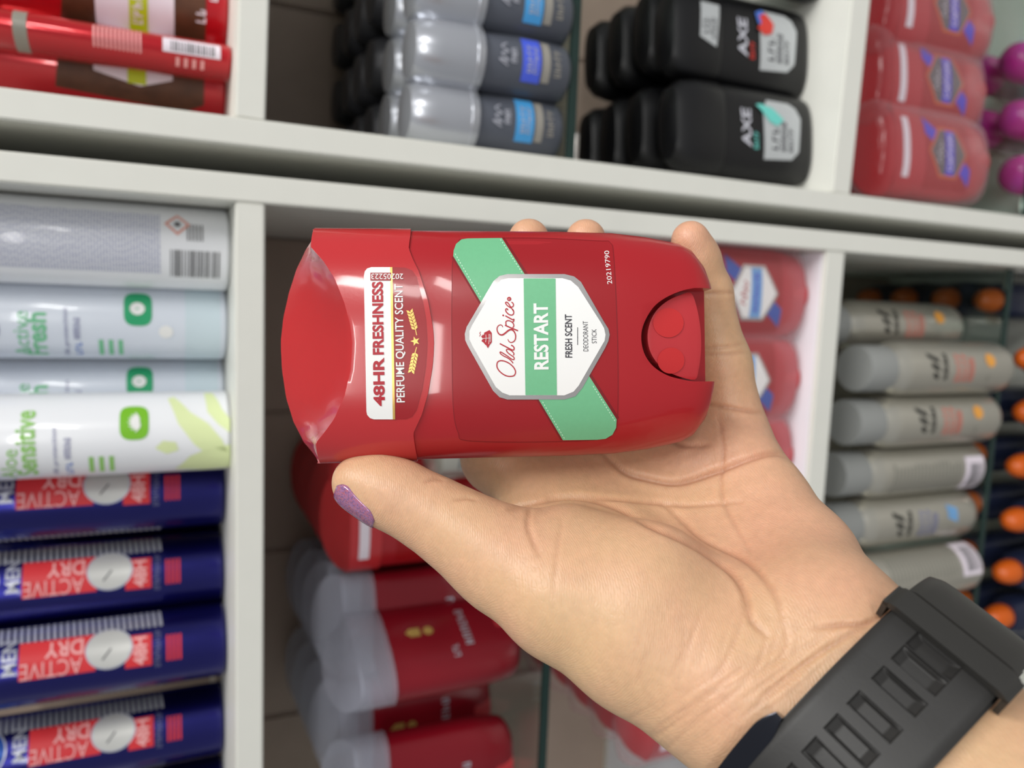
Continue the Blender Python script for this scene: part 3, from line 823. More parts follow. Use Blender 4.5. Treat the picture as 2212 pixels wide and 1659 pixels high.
# navy bottles with orange caps below the lower glass
nb = empty('navy_bottle', (0, 0, -5), 'x', 'bottle')
link('body', loft_mesh('body', [sup_ring(a, b, 3, z, 36) for a, b, z in ((.015, .013, 0), (.0165, .0145, .002), (.0175, .0155, .01), (.0175, .0155, .07), (.0165, .0145, .08), (.0135, .012, .087))]), 'navy', nb, smooth=.7)
link('orange_cap', lathe_mesh('orange_cap', [(.0105, .0868), (.0112, .089), (.0108, .096), (.0085, .104), (.0050, .1085), (.0012, .110)], 32), 'orange_cap', nb, smooth=.8)
ZN = ZG2 - .145
GN = 'navy bottles with orange caps'
col0 = onZ(2122, 648, ZN + .105)
for k, (px, py) in enumerate(((2122, 648), (2030, 645), (1941, 645), (1865, 645))):
    p = onZ(px, py, ZN + .105)
    place(nb, (p[0], p[1], ZN), .0, ('navy bottle with orange cap at the front of the row by the panel', 'navy bottle with orange cap second in the row by the panel', 'navy bottle with dim orange cap third in the row by the panel', 'navy bottle deepest in the shade of the row by the panel')[k], GN)
for k, (px, py) in enumerate(((2208, 775), (2205, 890), (2190, 1008), (2178, 1125), (2160, 1238), (2140, 1335))):
    p = onZ(px, py, ZN + .105)
    place(nb, (p[0], p[1], ZN), .0, 'navy bottle with orange cap, ' + ('beside the foremost silver can', 'second down the right picture edge', 'third down the right picture edge', 'fourth down the right picture edge', 'fifth down the right picture edge', 'just above the strap end')[k], GN)
for k in range(6):
    p = onZ(2190 - 10 * k, 890 + 112 * k, ZN + .105)
    place(nb, (p[0], p[1] + .042, ZN), .0, 'navy bottle glimpsed through the glass behind the front orange caps', 'second row of navy bottles')
link_board = link('lower_board', box_mesh('lower_board', -.6465 - cL, XL0 - cL, .002, DEP, ZN - .016, ZN - .0005), 'board_white', uL)
link_board2 = link('lower_board', box_mesh('lower_board', XR1 - cR, .8065 - cR, .002, DEP, ZN - .016, ZN - .0005), 'board_white', uR)
# magenta-capped bottles below the lower glass, right unit
mb = empty('magenta_bottle', (0, 0, -5), 'x', 'bottle')
link('body', lathe_mesh('body', [(.013, 0), (.0165, .002), (.0175, .03), (.0165, .06), (.015, .066)], 36), 'plum', mb, smooth=.7)
link('cap', lathe_mesh('cap', [(.0155, .066), (.0178, .068), (.0178, .088), (.0150, .098), (.0090, .103), (.002, .104)], 36), 'magenta', mb, smooth=.7)
GM = 'magenta-capped bottles below the glass'
for k, (px, py) in enumerate(((2208, 375), (2205, 255), (2208, 130))):
    p = onZ(px, py, ZN + .095)
    place(mb, (p[0], p[1] + .004, ZN), 0, ('magenta-capped bottle lowest at the right picture edge', 'bright magenta-capped bottle, middle of three at the right edge', 'magenta-capped bottle uppermost at the right picture edge')[k], GM)
for k in range(2):
    p = onZ(2205, 255 - 125 * k, ZN + .095)
    place(mb, (p[0], p[1] + .046, ZN), 0, 'magenta-capped bottle in the second row below the glass', 'second row of magenta bottles')

# ------------------------------------------------------------------ the deodorant stick in the hand
HZ = 0.2155                                     # distance of its base from the lens
tl = math.radians(6.0); ip = math.radians(0.8)
ez = np.array([-math.cos(tl) * math.cos(ip), math.cos(tl) * math.sin(ip), -math.sin(tl)])   # up the stick, camera axes
ex = np.array([math.sin(ip) * -1, -math.cos(ip), 0.0]); ex -= ez * (ex @ ez); ex /= np.linalg.norm(ex)
ey = np.cross(ez, ex)                            # away from the lens
SB = cpt(1513, 741, HZ)                          # base centre in camera axes
EL = np.stack([ex, ey, ez], 1)                   # stick local -> camera axes
def to_local(p): return (np.asarray(p) - SB) @ EL
def hit(q, off=0.0, wall=0.0, side=1):
    """picture points -> stick-local points on its front (side=1) or back (-1) wall"""
    q = np.asarray(q, float).reshape(-1, 2)
    d = np.stack([(q[:, 0] - CX) / F, (q[:, 1] - CY) / F, np.ones(len(q))], 1) @ EL
    o = (-SB) @ EL
    y = np.full(len(q), -.0146 * side)
    for _ in range(14):
        t = (y - o[1]) / d[:, 1]; P = o + d * t[:, None]
        z = np.clip(P[:, 2], 0, .12)
        y = .5 * y + .5 * side * (front(P[:, 0], z, wall) - off)
    t = (y - o[1]) / d[:, 1]; P = o + d * t[:, None]
    return P
hero = empty('deodorant_stick', (0, 0, 0), 'red deodorant stick with white hexagon badge and green sash, held in the hand', 'deodorant stick')
Mh = np.eye(4); Mh[:3, :3] = R @ EL; Mh[:3, 3] = CAM + R @ SB
hero.matrix_world = Matrix(Mh.tolist())
# body with the arched recess for the dial
body = link('body', stick_body_mesh(128, .086), 'stick_red', hero)
arch = [(1540, 617), (1500, 622), (1470, 629), (1440, 642), (1415, 660), (1398, 684), (1387, 712), (1386, 740), (1394, 768), (1412, 792), (1440, 810), (1470, 819), (1500, 824), (1540, 826)]
ap = hit(smooth_line(np.array(arch, float), False, 4))
ap[:, 2] = np.where(np.arange(len(ap)) < 4, -.004, ap[:, 2]); ap[-4:, 2] = -.004
nA = len(ap)
cv = [(p[0], -.04, p[2]) for p in ap] + [(p[0], -.0035, p[2]) for p in ap]
cf = [tuple(range(nA)), tuple(range(2 * nA - 1, nA - 1, -1))] + [(i, nA + i, nA + (i + 1) % nA, (i + 1) % nA) for i in range(nA)]
cm = pydata('cutter', cv, cf)
bmc = bmesh.new(); bmc.from_mesh(cm); bmesh.ops.recalc_face_normals(bmc, faces=bmc.faces[:]); bmc.to_mesh(cm); bmc.free()
co = bpy.data.objects.new('cutter', cm); COL.objects.link(co); co.parent = hero
bo = body.modifiers.new('cut', 'BOOLEAN'); bo.object = co; bo.solver = 'EXACT'; bo.operation = 'DIFFERENCE'
bv = body.modifiers.new('round', 'BEVEL'); bv.width = .0011; bv.segments = 3; bv.limit_method = 'ANGLE'; bv.angle_limit = math.radians(42)
bpy.context.view_layer.update()
nm = bpy.data.meshes.new_from_object(body.evaluated_get(bpy.context.evaluated_depsgraph_get()))
body.modifiers.clear(); body.data = nm; bpy.data.objects.remove(co)
nm.materials.clear(); nm.materials.append(MT['stick_red'])
nm.polygons.foreach_set('use_smooth', [True] * len(nm.polygons)); nm.set_sharp_from_angle(angle=math.radians(38))
# dial
plug = [(1494, 632), (1470, 637), (1444, 649), (1423, 666), (1408, 688), (1400, 714), (1400, 740), (1407, 764), (1423, 787), (1446, 804), (1474, 815), (1503, 820), (1510, 800), (1514, 765), (1514.5, 735), (1512, 700), (1505, 660)]
dl = lay('dial', Art().poly(smooth_line(np.array(plug, float), True, 3)), 'dial_red', (lambda q: hit(q, -.0017) + np.array([0, .35, 0]) * (hit(q, 0)[:, :1] - hit([(1450, 727)])[0, 0]) ** 2 * 14), hero, sx=10, sy=10)
md = dl.modifiers.new('thick', 'SOLIDIFY'); md.thickness = .0075; md.offset = -1
if dl.data.polygons[0].normal.y > 0: md.offset = 1
bv = dl.modifiers.new('round', 'BEVEL'); bv.width = .0005; bv.segments = 3; bv.limit_method = 'ANGLE'; bv.angle_limit = math.radians(50)
def dial_map(off):
    return lambda q: hit(q, -.0017 + off) + np.array([0, .35, 0]) * (hit(q, 0)[:, :1] - hit([(1450, 727)])[0, 0]) ** 2 * 14
lay('grip_dot', Art().disc(1444, 697, 33, 32, 48), 'dot_red', dial_map(.00022), dl, sx=8, sy=8)
lay('grip_dot', Art().disc(1450, 779, 29, 28, 48), 'dot_red', dial_map(.00022), dl, sx=8, sy=8)
# cap
CW = .0005
kc = 128
low_px = np.array([(887, 506), (883, 536), (892, 560), (905, 586), (925, 650), (936, 710), (938, 745), (935, 790), (925, 850), (912, 895), (893, 936), (896, 960), (901, 988)], float)
lp = hit(low_px, 0, CW); lx, lz = lp[::-1, 0], lp[::-1, 2]
fr_px = np.array([(671, 533), (700, 566), (722, 600), (744, 655), (757, 705), (761, 745), (757, 800), (744, 855), (722, 905), (700, 935), (682, 957)], float)
fp = hit(fr_px, 0, CW); fx, fz = fp[::-1, 0], fp[::-1, 2]
bk_px = np.array([(679, 506), (660, 540), (640, 582), (624, 632), (612, 685), (606, 740), (609, 800), (618, 860), (634, 912), (656, 955), (690, 1003)], float)
bp_ = hit(bk_px, 0, CW, -1); bx, bz = bp_[::-1, 0], bp_[::-1, 2]
zc = float(np.mean([fz[0], fz[-1], bz[0], bz[-1]]))
def ring_pts(fzlow, o=0.0, ins=0.0):
    return None
tt = np.arange(kc) / kc * 2 * math.pi
cx_ = np.sign(np.cos(tt)) * np.abs(np.cos(tt)) ** (2 / NSE) * (.0306 + CW)
cy_ = np.sign(np.sin(tt)) * np.abs(np.sin(tt)) ** (2 / NSE) * (.0146 + CW)
zlow = np.interp(cx_, lx, lz)
edge = np.clip((np.abs(cx_) - .029) / .003, 0, 1)
zf = np.interp(cx_, fx, fz); zb = np.interp(cx_, bx, bz)
zup = np.where(cy_ < 0, zf, zb)
rings = []
for s, o in ((0, -.0007),):
    rings.append([(x * (1 - .02), y * (1 - .045), z + .0003) for x, y, z in zip(cx_, cy_, zlow)])
for s in np.linspace(0, 1, 22):
    rings.append([(x, y, a + (b - a) * s) for x, y, a, b in zip(cx_, cy_, zlow, zup)])
V = [p for r in rings for p in r]; Fc = []
for i in range(len(rings) - 1):
    for j in range(kc):
        j2 = (j + 1) % kc; Fc.append((i * kc + j, i * kc + j2, (i + 1) * kc + j2, (i + 1) * kc + j))
base_i = (len(rings) - 1) * kc
NJ = 12; half = kc // 2
grid = {}
for i in range(half + 1):                     # back half indices 0..half, the front partner is -i
    ib, jf = i, (-i) % kc
    for j in range(NJ + 1):
        if j == 0: grid[i, j] = base_i + jf; continue
        if j == NJ: grid[i, j] = base_i + ib; continue
        if i in (0, half): grid[i, j] = base_i + ib; continue
        s = j / NJ; p = np.array(V[base_i + jf]) * (1 - s) + np.array(V[base_i + ib]) * s
        p[2] -= .0011 * math.sin(math.pi * s) * math.sin(math.pi * i / half) ** .6
        grid[i, j] = len(V); V.append(tuple(p))
for i in range(half):
    for j in range(NJ):
        q = [grid[i, j], grid[i + 1, j], grid[i + 1, j + 1], grid[i, j + 1]]
        u = []
        for t_ in q:
            if t_ not in u: u.append(t_)
        if len(u) >= 3: Fc.append(tuple(u))
cap = link('cap', pydata('cap', V, Fc), 'cap_red', hero)
bmc = bmesh.new(); bmc.from_mesh(cap.data); bmesh.ops.recalc_face_normals(bmc, faces=bmc.faces[:]); bmc.to_mesh(cap.data); bmc.free()
cap.data.polygons.foreach_set('use_smooth', [True] * len(cap.data.polygons))
bv = cap.modifiers.new('round', 'BEVEL'); bv.width = .0006; bv.segments = 3; bv.limit_method = 'ANGLE'; bv.angle_limit = math.radians(32); bv.harden_normals = False
cap.data.set_sharp_from_angle(angle=math.radians(60))
# printed front label (picture points laid on the body)
bm_ = lambda off: (lambda q: hit(q, off))
def H(name, art, m, off, parent=None, st=22): return lay(name, art, m, (lambda q: hit(q, off)), parent or hero, sx=st, sy=st)
lab = H('front_label', Art().poly(smooth_line(np.array([(976, 640), (978, 560), (990, 523), (1010, 516), (1150, 514), (1290, 520), (1318, 524), (1326, 560), (1334, 740), (1334, 900), (1325, 935), (1290, 950), (1150, 955), (1010, 952), (990, 935), (979, 880), (976, 740)], float), True, 3)), 'label_red', .00012)
ol = smooth_line(np.array([(976, 640), (978, 560), (990, 523), (1010, 516), (1150, 514), (1290, 520), (1318, 524), (1326, 560), (1334, 740), (1334, 900), (1325, 935), (1290, 950), (1150, 955), (1010, 952), (990, 935), (979, 880), (976, 740)], float), True, 3)
H('label_edge', Art().stroke(ol[::3], .9, True), 'thin_line', .00016, lab)
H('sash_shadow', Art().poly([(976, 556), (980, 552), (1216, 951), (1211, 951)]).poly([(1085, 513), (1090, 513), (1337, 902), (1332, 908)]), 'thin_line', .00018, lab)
sash = H('sash', Art().poly([(979, 553), (980, 541), (985, 527), (997, 517), (1010, 515), (1084, 514), (1332, 906), (1331, 924), (1323, 939), (1308, 948), (1290, 950), (1216, 951)]), 'print_green', .00024, lab)
art = Art()
def dashes(a, b, n, wd):
    a, b = np.array(a, float), np.array(b, float); d = (b - a) / n; nn = np.array([-d[1], d[0]]) / np.linalg.norm(d) * wd / 2
    for i in range(n):
        p, q = a + d * i, a + d * (i + .55); art.poly([p + nn, q + nn, q - nn, p - nn])
dashes((983, 548), (1040, 645), 16, 1.8); dashes((1172, 868), (1221, 950), 14, 1.8)
dashes((1081, 517), (1148, 620), 18, 1.8); dashes((1281, 834), (1330, 912), 14, 1.8)
H('stitching', art, 'stitch_green', .0003, sash, 60)
outer = [(1096, 592), (1219, 592), (1240, 597), (1255, 609), (1304, 694), (1314, 710), (1317, 723), (1314, 737), (1307, 752), (1258, 838), (1243, 856), (1219, 863), (1096, 863), (1079, 858), (1065, 844), (1011, 748), (1005, 735), (1004, 721), (1008, 706), (1066, 607), (1079, 596)]
inner = [(1098, 601), (1215, 601), (1233, 606), (1249, 620), (1297, 695), (1305, 709), (1308, 723), (1306, 736), (1299, 748), (1250, 833), (1239, 846), (1219, 854), (1101, 854), (1085, 848), (1071, 836), (1020, 746), (1014, 733), (1014, 715), (1020, 702), (1072, 614), (1083, 604)]
bad = H('badge_rim', Art().poly(outer), 'foil', .00032, None, 18)
H('badge_face', Art().poly(inner), 'print_white', .00040, bad, 18)
H('badge_band', Art().poly([(1131, 601.5), (1200, 601.5), (1203, 853.5), (1135, 853.5)]), 'print_green', .00048, bad, 18)
H('restart_lettering', Art().text('RESTART', (1185.5, 798), (1184, 655), (-32, .4), .03), 'print_white', .00056, bad, 12)
art = Art().text('FRESH SCENT', (1236.5, 772.5), (1235.5, 679), (-15.5, 0), .02).text('DEODORANT', (1271, 758.7), (1270, 693.6), (-11, 0), -.004).text('STICK', (1289, 741.5), (1288.5, 710.7), (-10.5, 0), -.004)
art.rect(1247, 707, 1248.4, 745)
H('scent_lettering', art, 'print_dark', .00048, bad, 12)
sc = lambda pts: [(1020 + x / 8.295, 630 + y / 8.295) for x, y in pts]
art = Art()
art.stroke(sc([(442, 1315), (456, 1262), (500, 1238), (570, 1243), (650, 1277), (720, 1332), (763, 1392), (776, 1450), (753, 1500), (700, 1517), (630, 1513), (560, 1483), (492, 1428), (452, 1370)]), 2.5, True)
art.stroke(sc([(732, 1282), (700, 1240), (640, 1190), (560, 1150), (512, 1115), (498, 1090), (512, 1082), (560, 1108), (640, 1160), (700, 1205), (742, 1218), (752, 1195), (742, 1168)]), 2.3)
art.stroke(sc([(742, 1168), (690, 1135), (635, 1090), (612, 1050), (625, 1033), (672, 1040), (725, 1078), (748, 1115), (735, 1140)]), 2.3)
art.stroke(sc([(495, 930), (600, 985), (715, 1043), (748, 1035), (748, 1000), (728, 975), (697, 958)]), 2.6)
art.stroke(sc([(545, 635), (535, 607), (503, 594), (465, 615), (445, 660), (455, 720), (490, 765), (540, 774), (592, 742), (650, 695), (700, 680), (745, 708), (775, 770), (775, 840), (750, 888), (702, 910), (662, 895), (638, 853)]), [1.6, 2, 2.4, 3.4, 3.4, 2.6, 2.2, 1.6])
art.stroke(sc([(588, 600), (680, 642), (820, 700)]), 2.8)
art.stroke(sc([(610, 605), (602, 545), (632, 520), (685, 528), (735, 570), (745, 615), (725, 645)]), 2.3)
art.stroke(sc([(594, 432), (660, 468), (728, 503), (746, 492), (742, 530), (722, 540)]), 2.6)
art.disc(*sc([(555, 424)])[0], 1.9)
art.stroke(sc([(640, 332), (622, 305), (600, 318), (610, 362), (660, 408), (715, 418), (742, 390), (740, 345), (720, 310)]), 2.4)
art.stroke(sc([(738, 350), (705, 300), (640, 258), (602, 215), (602, 190), (630, 192), (660, 228), (690, 272), (725, 270), (740, 238), (728, 205), (703, 186)]), 2.3)
H('script_lettering', art, 'print_red', .00048, bad, 20)
art = Art().disc(*sc([(662, 130)])[0], 4.6)
art.poly(sc([(282, 1012), (240, 960), (205, 915), (165, 885), (185, 850), (200, 855), (160, 805), (190, 770), (210, 775), (215, 735), (310, 688), (332, 715), (350, 740), (352, 905), (312, 960)]))
art.stroke(sc([(152, 718), (136, 745), (146, 770), (130, 802)]), 1.3)
H('ship_emblem', art, 'print_red', .0005, bad, 20)
art = Art()
for (a, b) in (((225, 950), (262, 985)), ((245, 770), (240, 905)), ((300, 760), (296, 940)), ((318, 760), (322, 900)), ((190, 840), (330, 830))):
    art.stroke(sc([a, ((a[0] + b[0]) / 2 + 6, (a[1] + b[1]) / 2), b]), .9)
H('ship_lines', art, 'print_white', .0006, bad, 20)
H('registered_mark', Art().text('R', (1020 + 672 / 8.295, 630 + 142 / 8.295), (1020 + 672 / 8.295, 630 + 118 / 8.295), (-3.4, 0)), 'print_white', .0006, bad, 20)
H('batch_lettering', Art().text('20219790', (1322.5, 613), (1315.5, 541), (-10.5, 1), -.002), 'print_white', .0002, lab, 20)
# print on the cap
def HC(name, art, m, off, parent=None, st=20): return lay(name, art, m, (lambda q: hit(q, off, CW)), parent or cap, sx=st, sy=st)
cl = HC('cap_label', Art().poly([(846, 577), (875, 578), (890, 584), (899, 597), (911, 640), (920, 690), (923, 740), (920, 790), (912, 840), (900, 885), (890, 900), (877, 905), (850, 906)]), 'label_red', .00012)
HC('white_panel', Art().poly([(786, 596), (788, 586), (793, 580), (802, 577), (844, 577), (850, 906), (808, 906), (799, 903), (793, 896), (791.5, 888)]), 'print_white', .0002)
HC('gold_line', Art().poly([(842.5, 577), (847.5, 577), (853.5, 906), (848.5, 906)]), 'gold', .00026)
HC('freshness_lettering', Art().text('48HR', (832, 877), (830, 772), (-25, .4), .035).text('FRESHNESS', (829.5, 766), (827.5, 608), (-24.5, .4), .035), 'print_red', .0003, None, 14)
HC('quality_lettering', Art().text('PERFUME QUALITY SCENT', (878, 869), (873, 613), (-21.5, .4), .012), 'print_white', .0003, cl, 14)
HC('code_box', Art().rect(800, 589, 845, 606), 'label_red', .00032)
HC('code_lettering', Art().text('20205223', (871, 591), (802, 591), (0, 12), 0), 'print_white', .0004, None, 20)
art = Art()
star = [(897 + r * math.cos(a), 737 + r * math.sin(a)) for k in range(10) for r, a in [((10.5, 4.2)[k % 2], math.pi + k * math.pi / 5)]]
art.poly(star)
def laurel(p0, p1):
    p0, p1 = np.array(p0, float), np.array(p1, float); d = p1 - p0; L_ = np.linalg.norm(d); d /= L_; nn = np.array([-d[1], d[0]])
    art.stroke([p0, (p0 + p1) / 2 + nn * 1.5, p1], 1.6)
    for i in range(6):
        c = p0 + d * L_ * (.24 + .14 * i)
        for sg in (1, -1):
            tip = c + d * 9 + nn * sg * 7; mid = c + d * 6 + nn * sg * 1.5; m2 = c + d * 2.5 + nn * sg * 6
            art.poly([c, mid, tip, m2])
laurel((900, 724), (886, 674)); laurel((900, 750), (889, 801))
HC('laurel_emblem', art, 'gold', .0003, cl, 30)

# ------------------------------------------------------------------ hand (one continuous surface, grown from a distance field)
VX = 0.0006
lo = np.array([-.056, -.052, .118]); hi = np.array([.128, .128, .262])
dim = np.ceil((hi - lo) / VX).astype(int)
FLD = np.full(tuple(dim), .02, np.float32)
def region(mn, mx, mg):
    a = np.maximum(((mn - mg - lo) / VX).astype(int), 0); b = np.minimum(((mx + mg - lo) / VX).astype(int) + 2, dim)
    return a, b
def coords(a, b):
    g = [lo[i] + VX * np.arange(a[i], b[i], dtype=np.float32) for i in range(3)]
    return np.meshgrid(*g, indexing='ij', sparse=True)
def cone(A, B, ra, rb, a, b, sq=None):
    X, Y, Zc = coords(a, b); ab = B - A; L2 = float(ab @ ab) + 1e-12
    dx, dy, dz = X - A[0], Y - A[1], Zc - A[2]
    t = np.clip((dx * ab[0] + dy * ab[1] + dz * ab[2]) / L2, 0, 1)
    return np.sqrt((dx - t * ab[0]) ** 2 + (dy - t * ab[1]) ** 2 + (dz - t * ab[2]) ** 2) - (ra + (rb - ra) * t)
def smin(p, q, k):
    h = np.clip(.5 + .5 * (q - p) / k, 0, 1); return q + (p - q) * h - k * h * (1 - h)
def blob(chain, k, kin=.004):
    """chain of (px, py, depth, radius mm) joined and blended into the field"""
    P = [cpt(c[0], c[1], c[2]) for c in chain]; r = [c[3] * 1e-3 for c in chain]
    mn = np.min([p - q for p, q in zip(P, r)], 0); mx = np.max([p + q for p, q in zip(P, r)], 0)
    a, b = region(mn, mx, k + .006); d = None
    if len(P) == 1: P, r = P * 2, r * 2
    for i in range(len(P) - 1):
        e = cone(P[i], P[i + 1], r[i], r[i + 1], a, b)
        d = e if d is None else smin(d, e, kin)
    s = tuple(slice(a[i], b[i]) for i in range(3))
    FLD[s] = smin(FLD[s], d.astype(np.float32), k)
# palm and wrist
blob([(1078, 990, .2325, 10.5), (1330, 1170, .2180, 11.5), (1580, 1345, .2000, 14.0)], .010)
blob([(1212, 965, .2365, 11.0), (1400, 1130, .2250, 11.5), (1610, 1345, .1980, 15.0)], .010)
blob([(1370, 955, .2360, 11.0), (1500, 1120, .2240, 12.0), (1660, 1330, .1950, 15.0)], .010)
blob([(1578, 950, .2310, 10.8), (1640, 1085, .2180, 13.2), (1720, 1215, .2020, 15.2), (1780, 1335, .1850, 15.6)], .010)
blob([(1600, 1470, .1800, 18.0), (1800, 1660, .1680, 19.0), (2060, 1900, .1500, 19.5)], .012)
blob([(1770, 1355, .1800, 15.6), (1960, 1500, .1680, 16.5), (2260, 1790, .1500, 19.0)], .012)
blob([(1690, 1430, .1840, 16.5), (2140, 1860, .1530, 20.0)], .012)
# ball of the thumb
blob([(1085, 1208, .1965, 12.6), (1210, 1290, .1900, 14.4), (1370, 1390, .1850, 15.4), (1560, 1500, .1800, 17.0)], .010)
blob([(1230, 1215, .1990, 15.0), (1390, 1290, .1900, 18.0), (1520, 1370, .1880, 16.0)], .008)
blob([(1130, 1120, .2200, 8.0), (1330, 1180, .2120, 11.0)], .008)
# pads below the fingers
blob([(1490, 1000, .2290, 9.5), (1590, 985, .2250, 9.0)], .006)
blob([(1310, 1010, .2340, 9.0)], .006)
# thumb
blob([(773, 1041, .2008, 6.7), (812, 1052, .2004, 7.8), (868, 1075, .1998, 8.5), (945, 1118, .1990, 9.2), (1015, 1162, .1975, 10.4), (1085, 1208, .1965, 12.4)], .005, .005)
# fingers behind and around the stick
blob([(1075, 985, .2325, 10.2), (1015, 800, .2330, 8.6), (1000, 690, .2325, 7.6), (1000, 615, .2300, 6.8)], .005)
blob([(1210, 960, .2370, 10.4), (1165, 770, .2350, 8.8), (1148, 620, .2320, 7.6), (1142, 517, .2220, 6.0)], .004)
blob([(1370, 950, .2370, 10.2), (1305, 770, .2355, 8.6), (1274, 620, .2325, 7.4), (1265, 517, .2225, 5.9)], .004)
blob([(1588, 935, .2320, 9.6), (1560, 785, .2310, 7.9), (1528, 630, .2280, 6.6), (1506, 560, .2240, 6.0), (1491, 518, .2210, 5.5)], .004)

def surface_nets(f):
    neg = f < 0
    c = sum(neg[i:neg.shape[0] - 1 + i, j:neg.shape[1] - 1 + j, k:neg.shape[2] - 1 + k].astype(np.int8) for i in (0, 1) for j in (0, 1) for k in (0, 1))
    act = (c > 0) & (c < 8); idx = np.full(act.shape, -1, np.int32); cells = np.argwhere(act); idx[act] = np.arange(len(cells))
    acc = np.zeros((len(cells), 3)); cnt = np.zeros(len(cells))
    corners = [(i, j, k) for i in (0, 1) for j in (0, 1) for k in (0, 1)]
    val = {q: f[cells[:, 0] + q[0], cells[:, 1] + q[1], cells[:, 2] + q[2]] for q in corners}
    for q in corners:
        for ax in range(3):
            if q[ax]: continue
            q2 = list(q); q2[ax] = 1; q2 = tuple(q2); a, b = val[q], val[q2]; m = (a < 0) != (b < 0)
            t = np.where(m, a / np.where(m, a - b, 1), 0); p = np.tile(np.array(q, float), (len(cells), 1)); p[:, ax] = t
            acc += p * m[:, None]; cnt += m
    V = cells + acc / cnt[:, None]
    Q = []
    for ax in range(3):
        u, w_ = (ax + 1) % 3, (ax + 2) % 3
        s0 = [slice(None)] * 3; s1 = [slice(None)] * 3; s0[ax] = slice(0, -1); s1[ax] = slice(1, None)
        a, b = neg[tuple(s0)], neg[tuple(s1)]; e = np.argwhere(a != b); fl = a[e[:, 0], e[:, 1], e[:, 2]]
        ok = (e[:, u] > 0) & (e[:, w_] > 0) & (e[:, u] < neg.shape[u] - 1) & (e[:, w_] < neg.shape[w_] - 1); e, fl = e[ok], fl[ok]
        def cell(du, dw):
            z = e.copy(); z[:, u] += du; z[:, w_] += dw; return idx[z[:, 0], z[:, 1], z[:, 2]]
        quad = np.stack([cell(-1, -1), cell(0, -1), cell(0, 0), cell(-1, 0)], 1)
        quad[~fl] = quad[~fl][:, ::-1]; Q.append(quad)
    return V, np.concatenate(Q)
HV, HQ = surface_nets(FLD)
HV = lo + HV * VX
edges = np.concatenate([HQ[:, [0, 1]], HQ[:, [1, 2]], HQ[:, [2, 3]], HQ[:, [3, 0]]])
def laplace(V, n, lam=.5):
    deg = np.bincount(edges[:, 0], minlength=len(V)) + np.bincount(edges[:, 1], minlength=len(V))
    for _ in range(n):
        s = np.stack([np.bincount(edges[:, 0], V[edges[:, 1], i], len(V)) + np.bincount(edges[:, 1], V[edges[:, 0], i], len(V)) for i in range(3)], 1)
        V = V + lam * (s / deg[:, None] - V)
    return V
HV = laplace(HV, 10)
def normals(V):
    n = np.cross(V[HQ[:, 2]] - V[HQ[:, 0]], V[HQ[:, 3]] - V[HQ[:, 1]])
    out = np.zeros_like(V)
    for i in range(4):
        for k in range(3): out[:, k] += np.bincount(HQ[:, i], n[:, k], len(V))
    return out / np.maximum(np.linalg.norm(out, axis=1)[:, None], 1e-12)
HN = normals(HV)
vw = -HV / np.linalg.norm(HV, axis=1)[:, None]
facing = np.clip(np.sum(HN * vw, 1) * 2.5, 0, 1)
PXY = HV[:, :2] / HV[:, 2:] * F + np.array([CX, CY])
FOLD = np.zeros(len(HV))
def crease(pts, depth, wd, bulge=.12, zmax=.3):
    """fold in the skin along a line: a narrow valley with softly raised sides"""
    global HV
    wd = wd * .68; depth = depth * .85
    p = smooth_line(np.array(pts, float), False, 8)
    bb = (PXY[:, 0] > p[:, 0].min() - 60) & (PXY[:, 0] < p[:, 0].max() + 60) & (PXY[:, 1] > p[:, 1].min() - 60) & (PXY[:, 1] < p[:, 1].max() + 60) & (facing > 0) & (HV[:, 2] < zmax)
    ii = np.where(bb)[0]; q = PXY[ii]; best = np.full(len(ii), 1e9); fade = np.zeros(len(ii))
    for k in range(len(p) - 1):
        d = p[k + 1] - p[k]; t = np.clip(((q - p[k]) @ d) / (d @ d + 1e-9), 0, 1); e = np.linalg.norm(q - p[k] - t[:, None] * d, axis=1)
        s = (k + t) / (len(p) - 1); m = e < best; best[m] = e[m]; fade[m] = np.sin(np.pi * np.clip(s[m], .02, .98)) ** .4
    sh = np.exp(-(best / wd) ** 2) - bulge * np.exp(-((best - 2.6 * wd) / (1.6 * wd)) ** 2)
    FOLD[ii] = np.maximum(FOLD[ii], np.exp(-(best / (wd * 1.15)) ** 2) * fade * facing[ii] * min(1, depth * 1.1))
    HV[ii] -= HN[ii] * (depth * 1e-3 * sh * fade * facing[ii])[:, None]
crease([(1185, 1075), (1250, 1074), (1330, 1095), (1396, 1130), (1484, 1170), (1542, 1206), (1586, 1242), (1611, 1289), (1622, 1338), (1655, 1372)], 1.3, 9)
crease([(1435, 1089), (1480, 1130), (1523, 1167), (1611, 1211), (1664, 1269), (1690, 1330)], .9, 8)
crease([(1300, 975), (1347, 1018), (1396, 1034), (1464, 1043), (1542, 1021), (1620, 991), (1674, 979), (1715, 990)], 1.5, 8)
crease([(1100, 1100), (1180, 1082), (1250, 1072), (1396, 1084), (1484, 1091), (1601, 1084)], .8, 7)
crease([(1552, 899), (1562, 972), (1557, 1055), (1575, 1110), (1620, 1190)], .6, 6)
crease([(1762, 1357), (1820, 1350), (1869, 1347), (1945, 1310)], 1.0, 7)
crease([(1640, 1510), (1710, 1455), (1786, 1401), (1884, 1345)], .8, 7)
crease([(1590, 1560), (1680, 1490), (1750, 1440)], .5, 6)
crease([(1148, 1085), (1140, 1130), (1150, 1165), (1165, 1200)], .7, 7)
crease([(1215, 1120), (1205, 1180), (1195, 1290)], .35, 6)
crease([(980, 1080), (1010, 1076), (1030, 1080)], .5, 5)
crease([(918, 1042), (940, 1034), (958, 1036)], .5, 5)
crease([(1430, 930), (1470, 960), (1530, 962)], .8, 7)
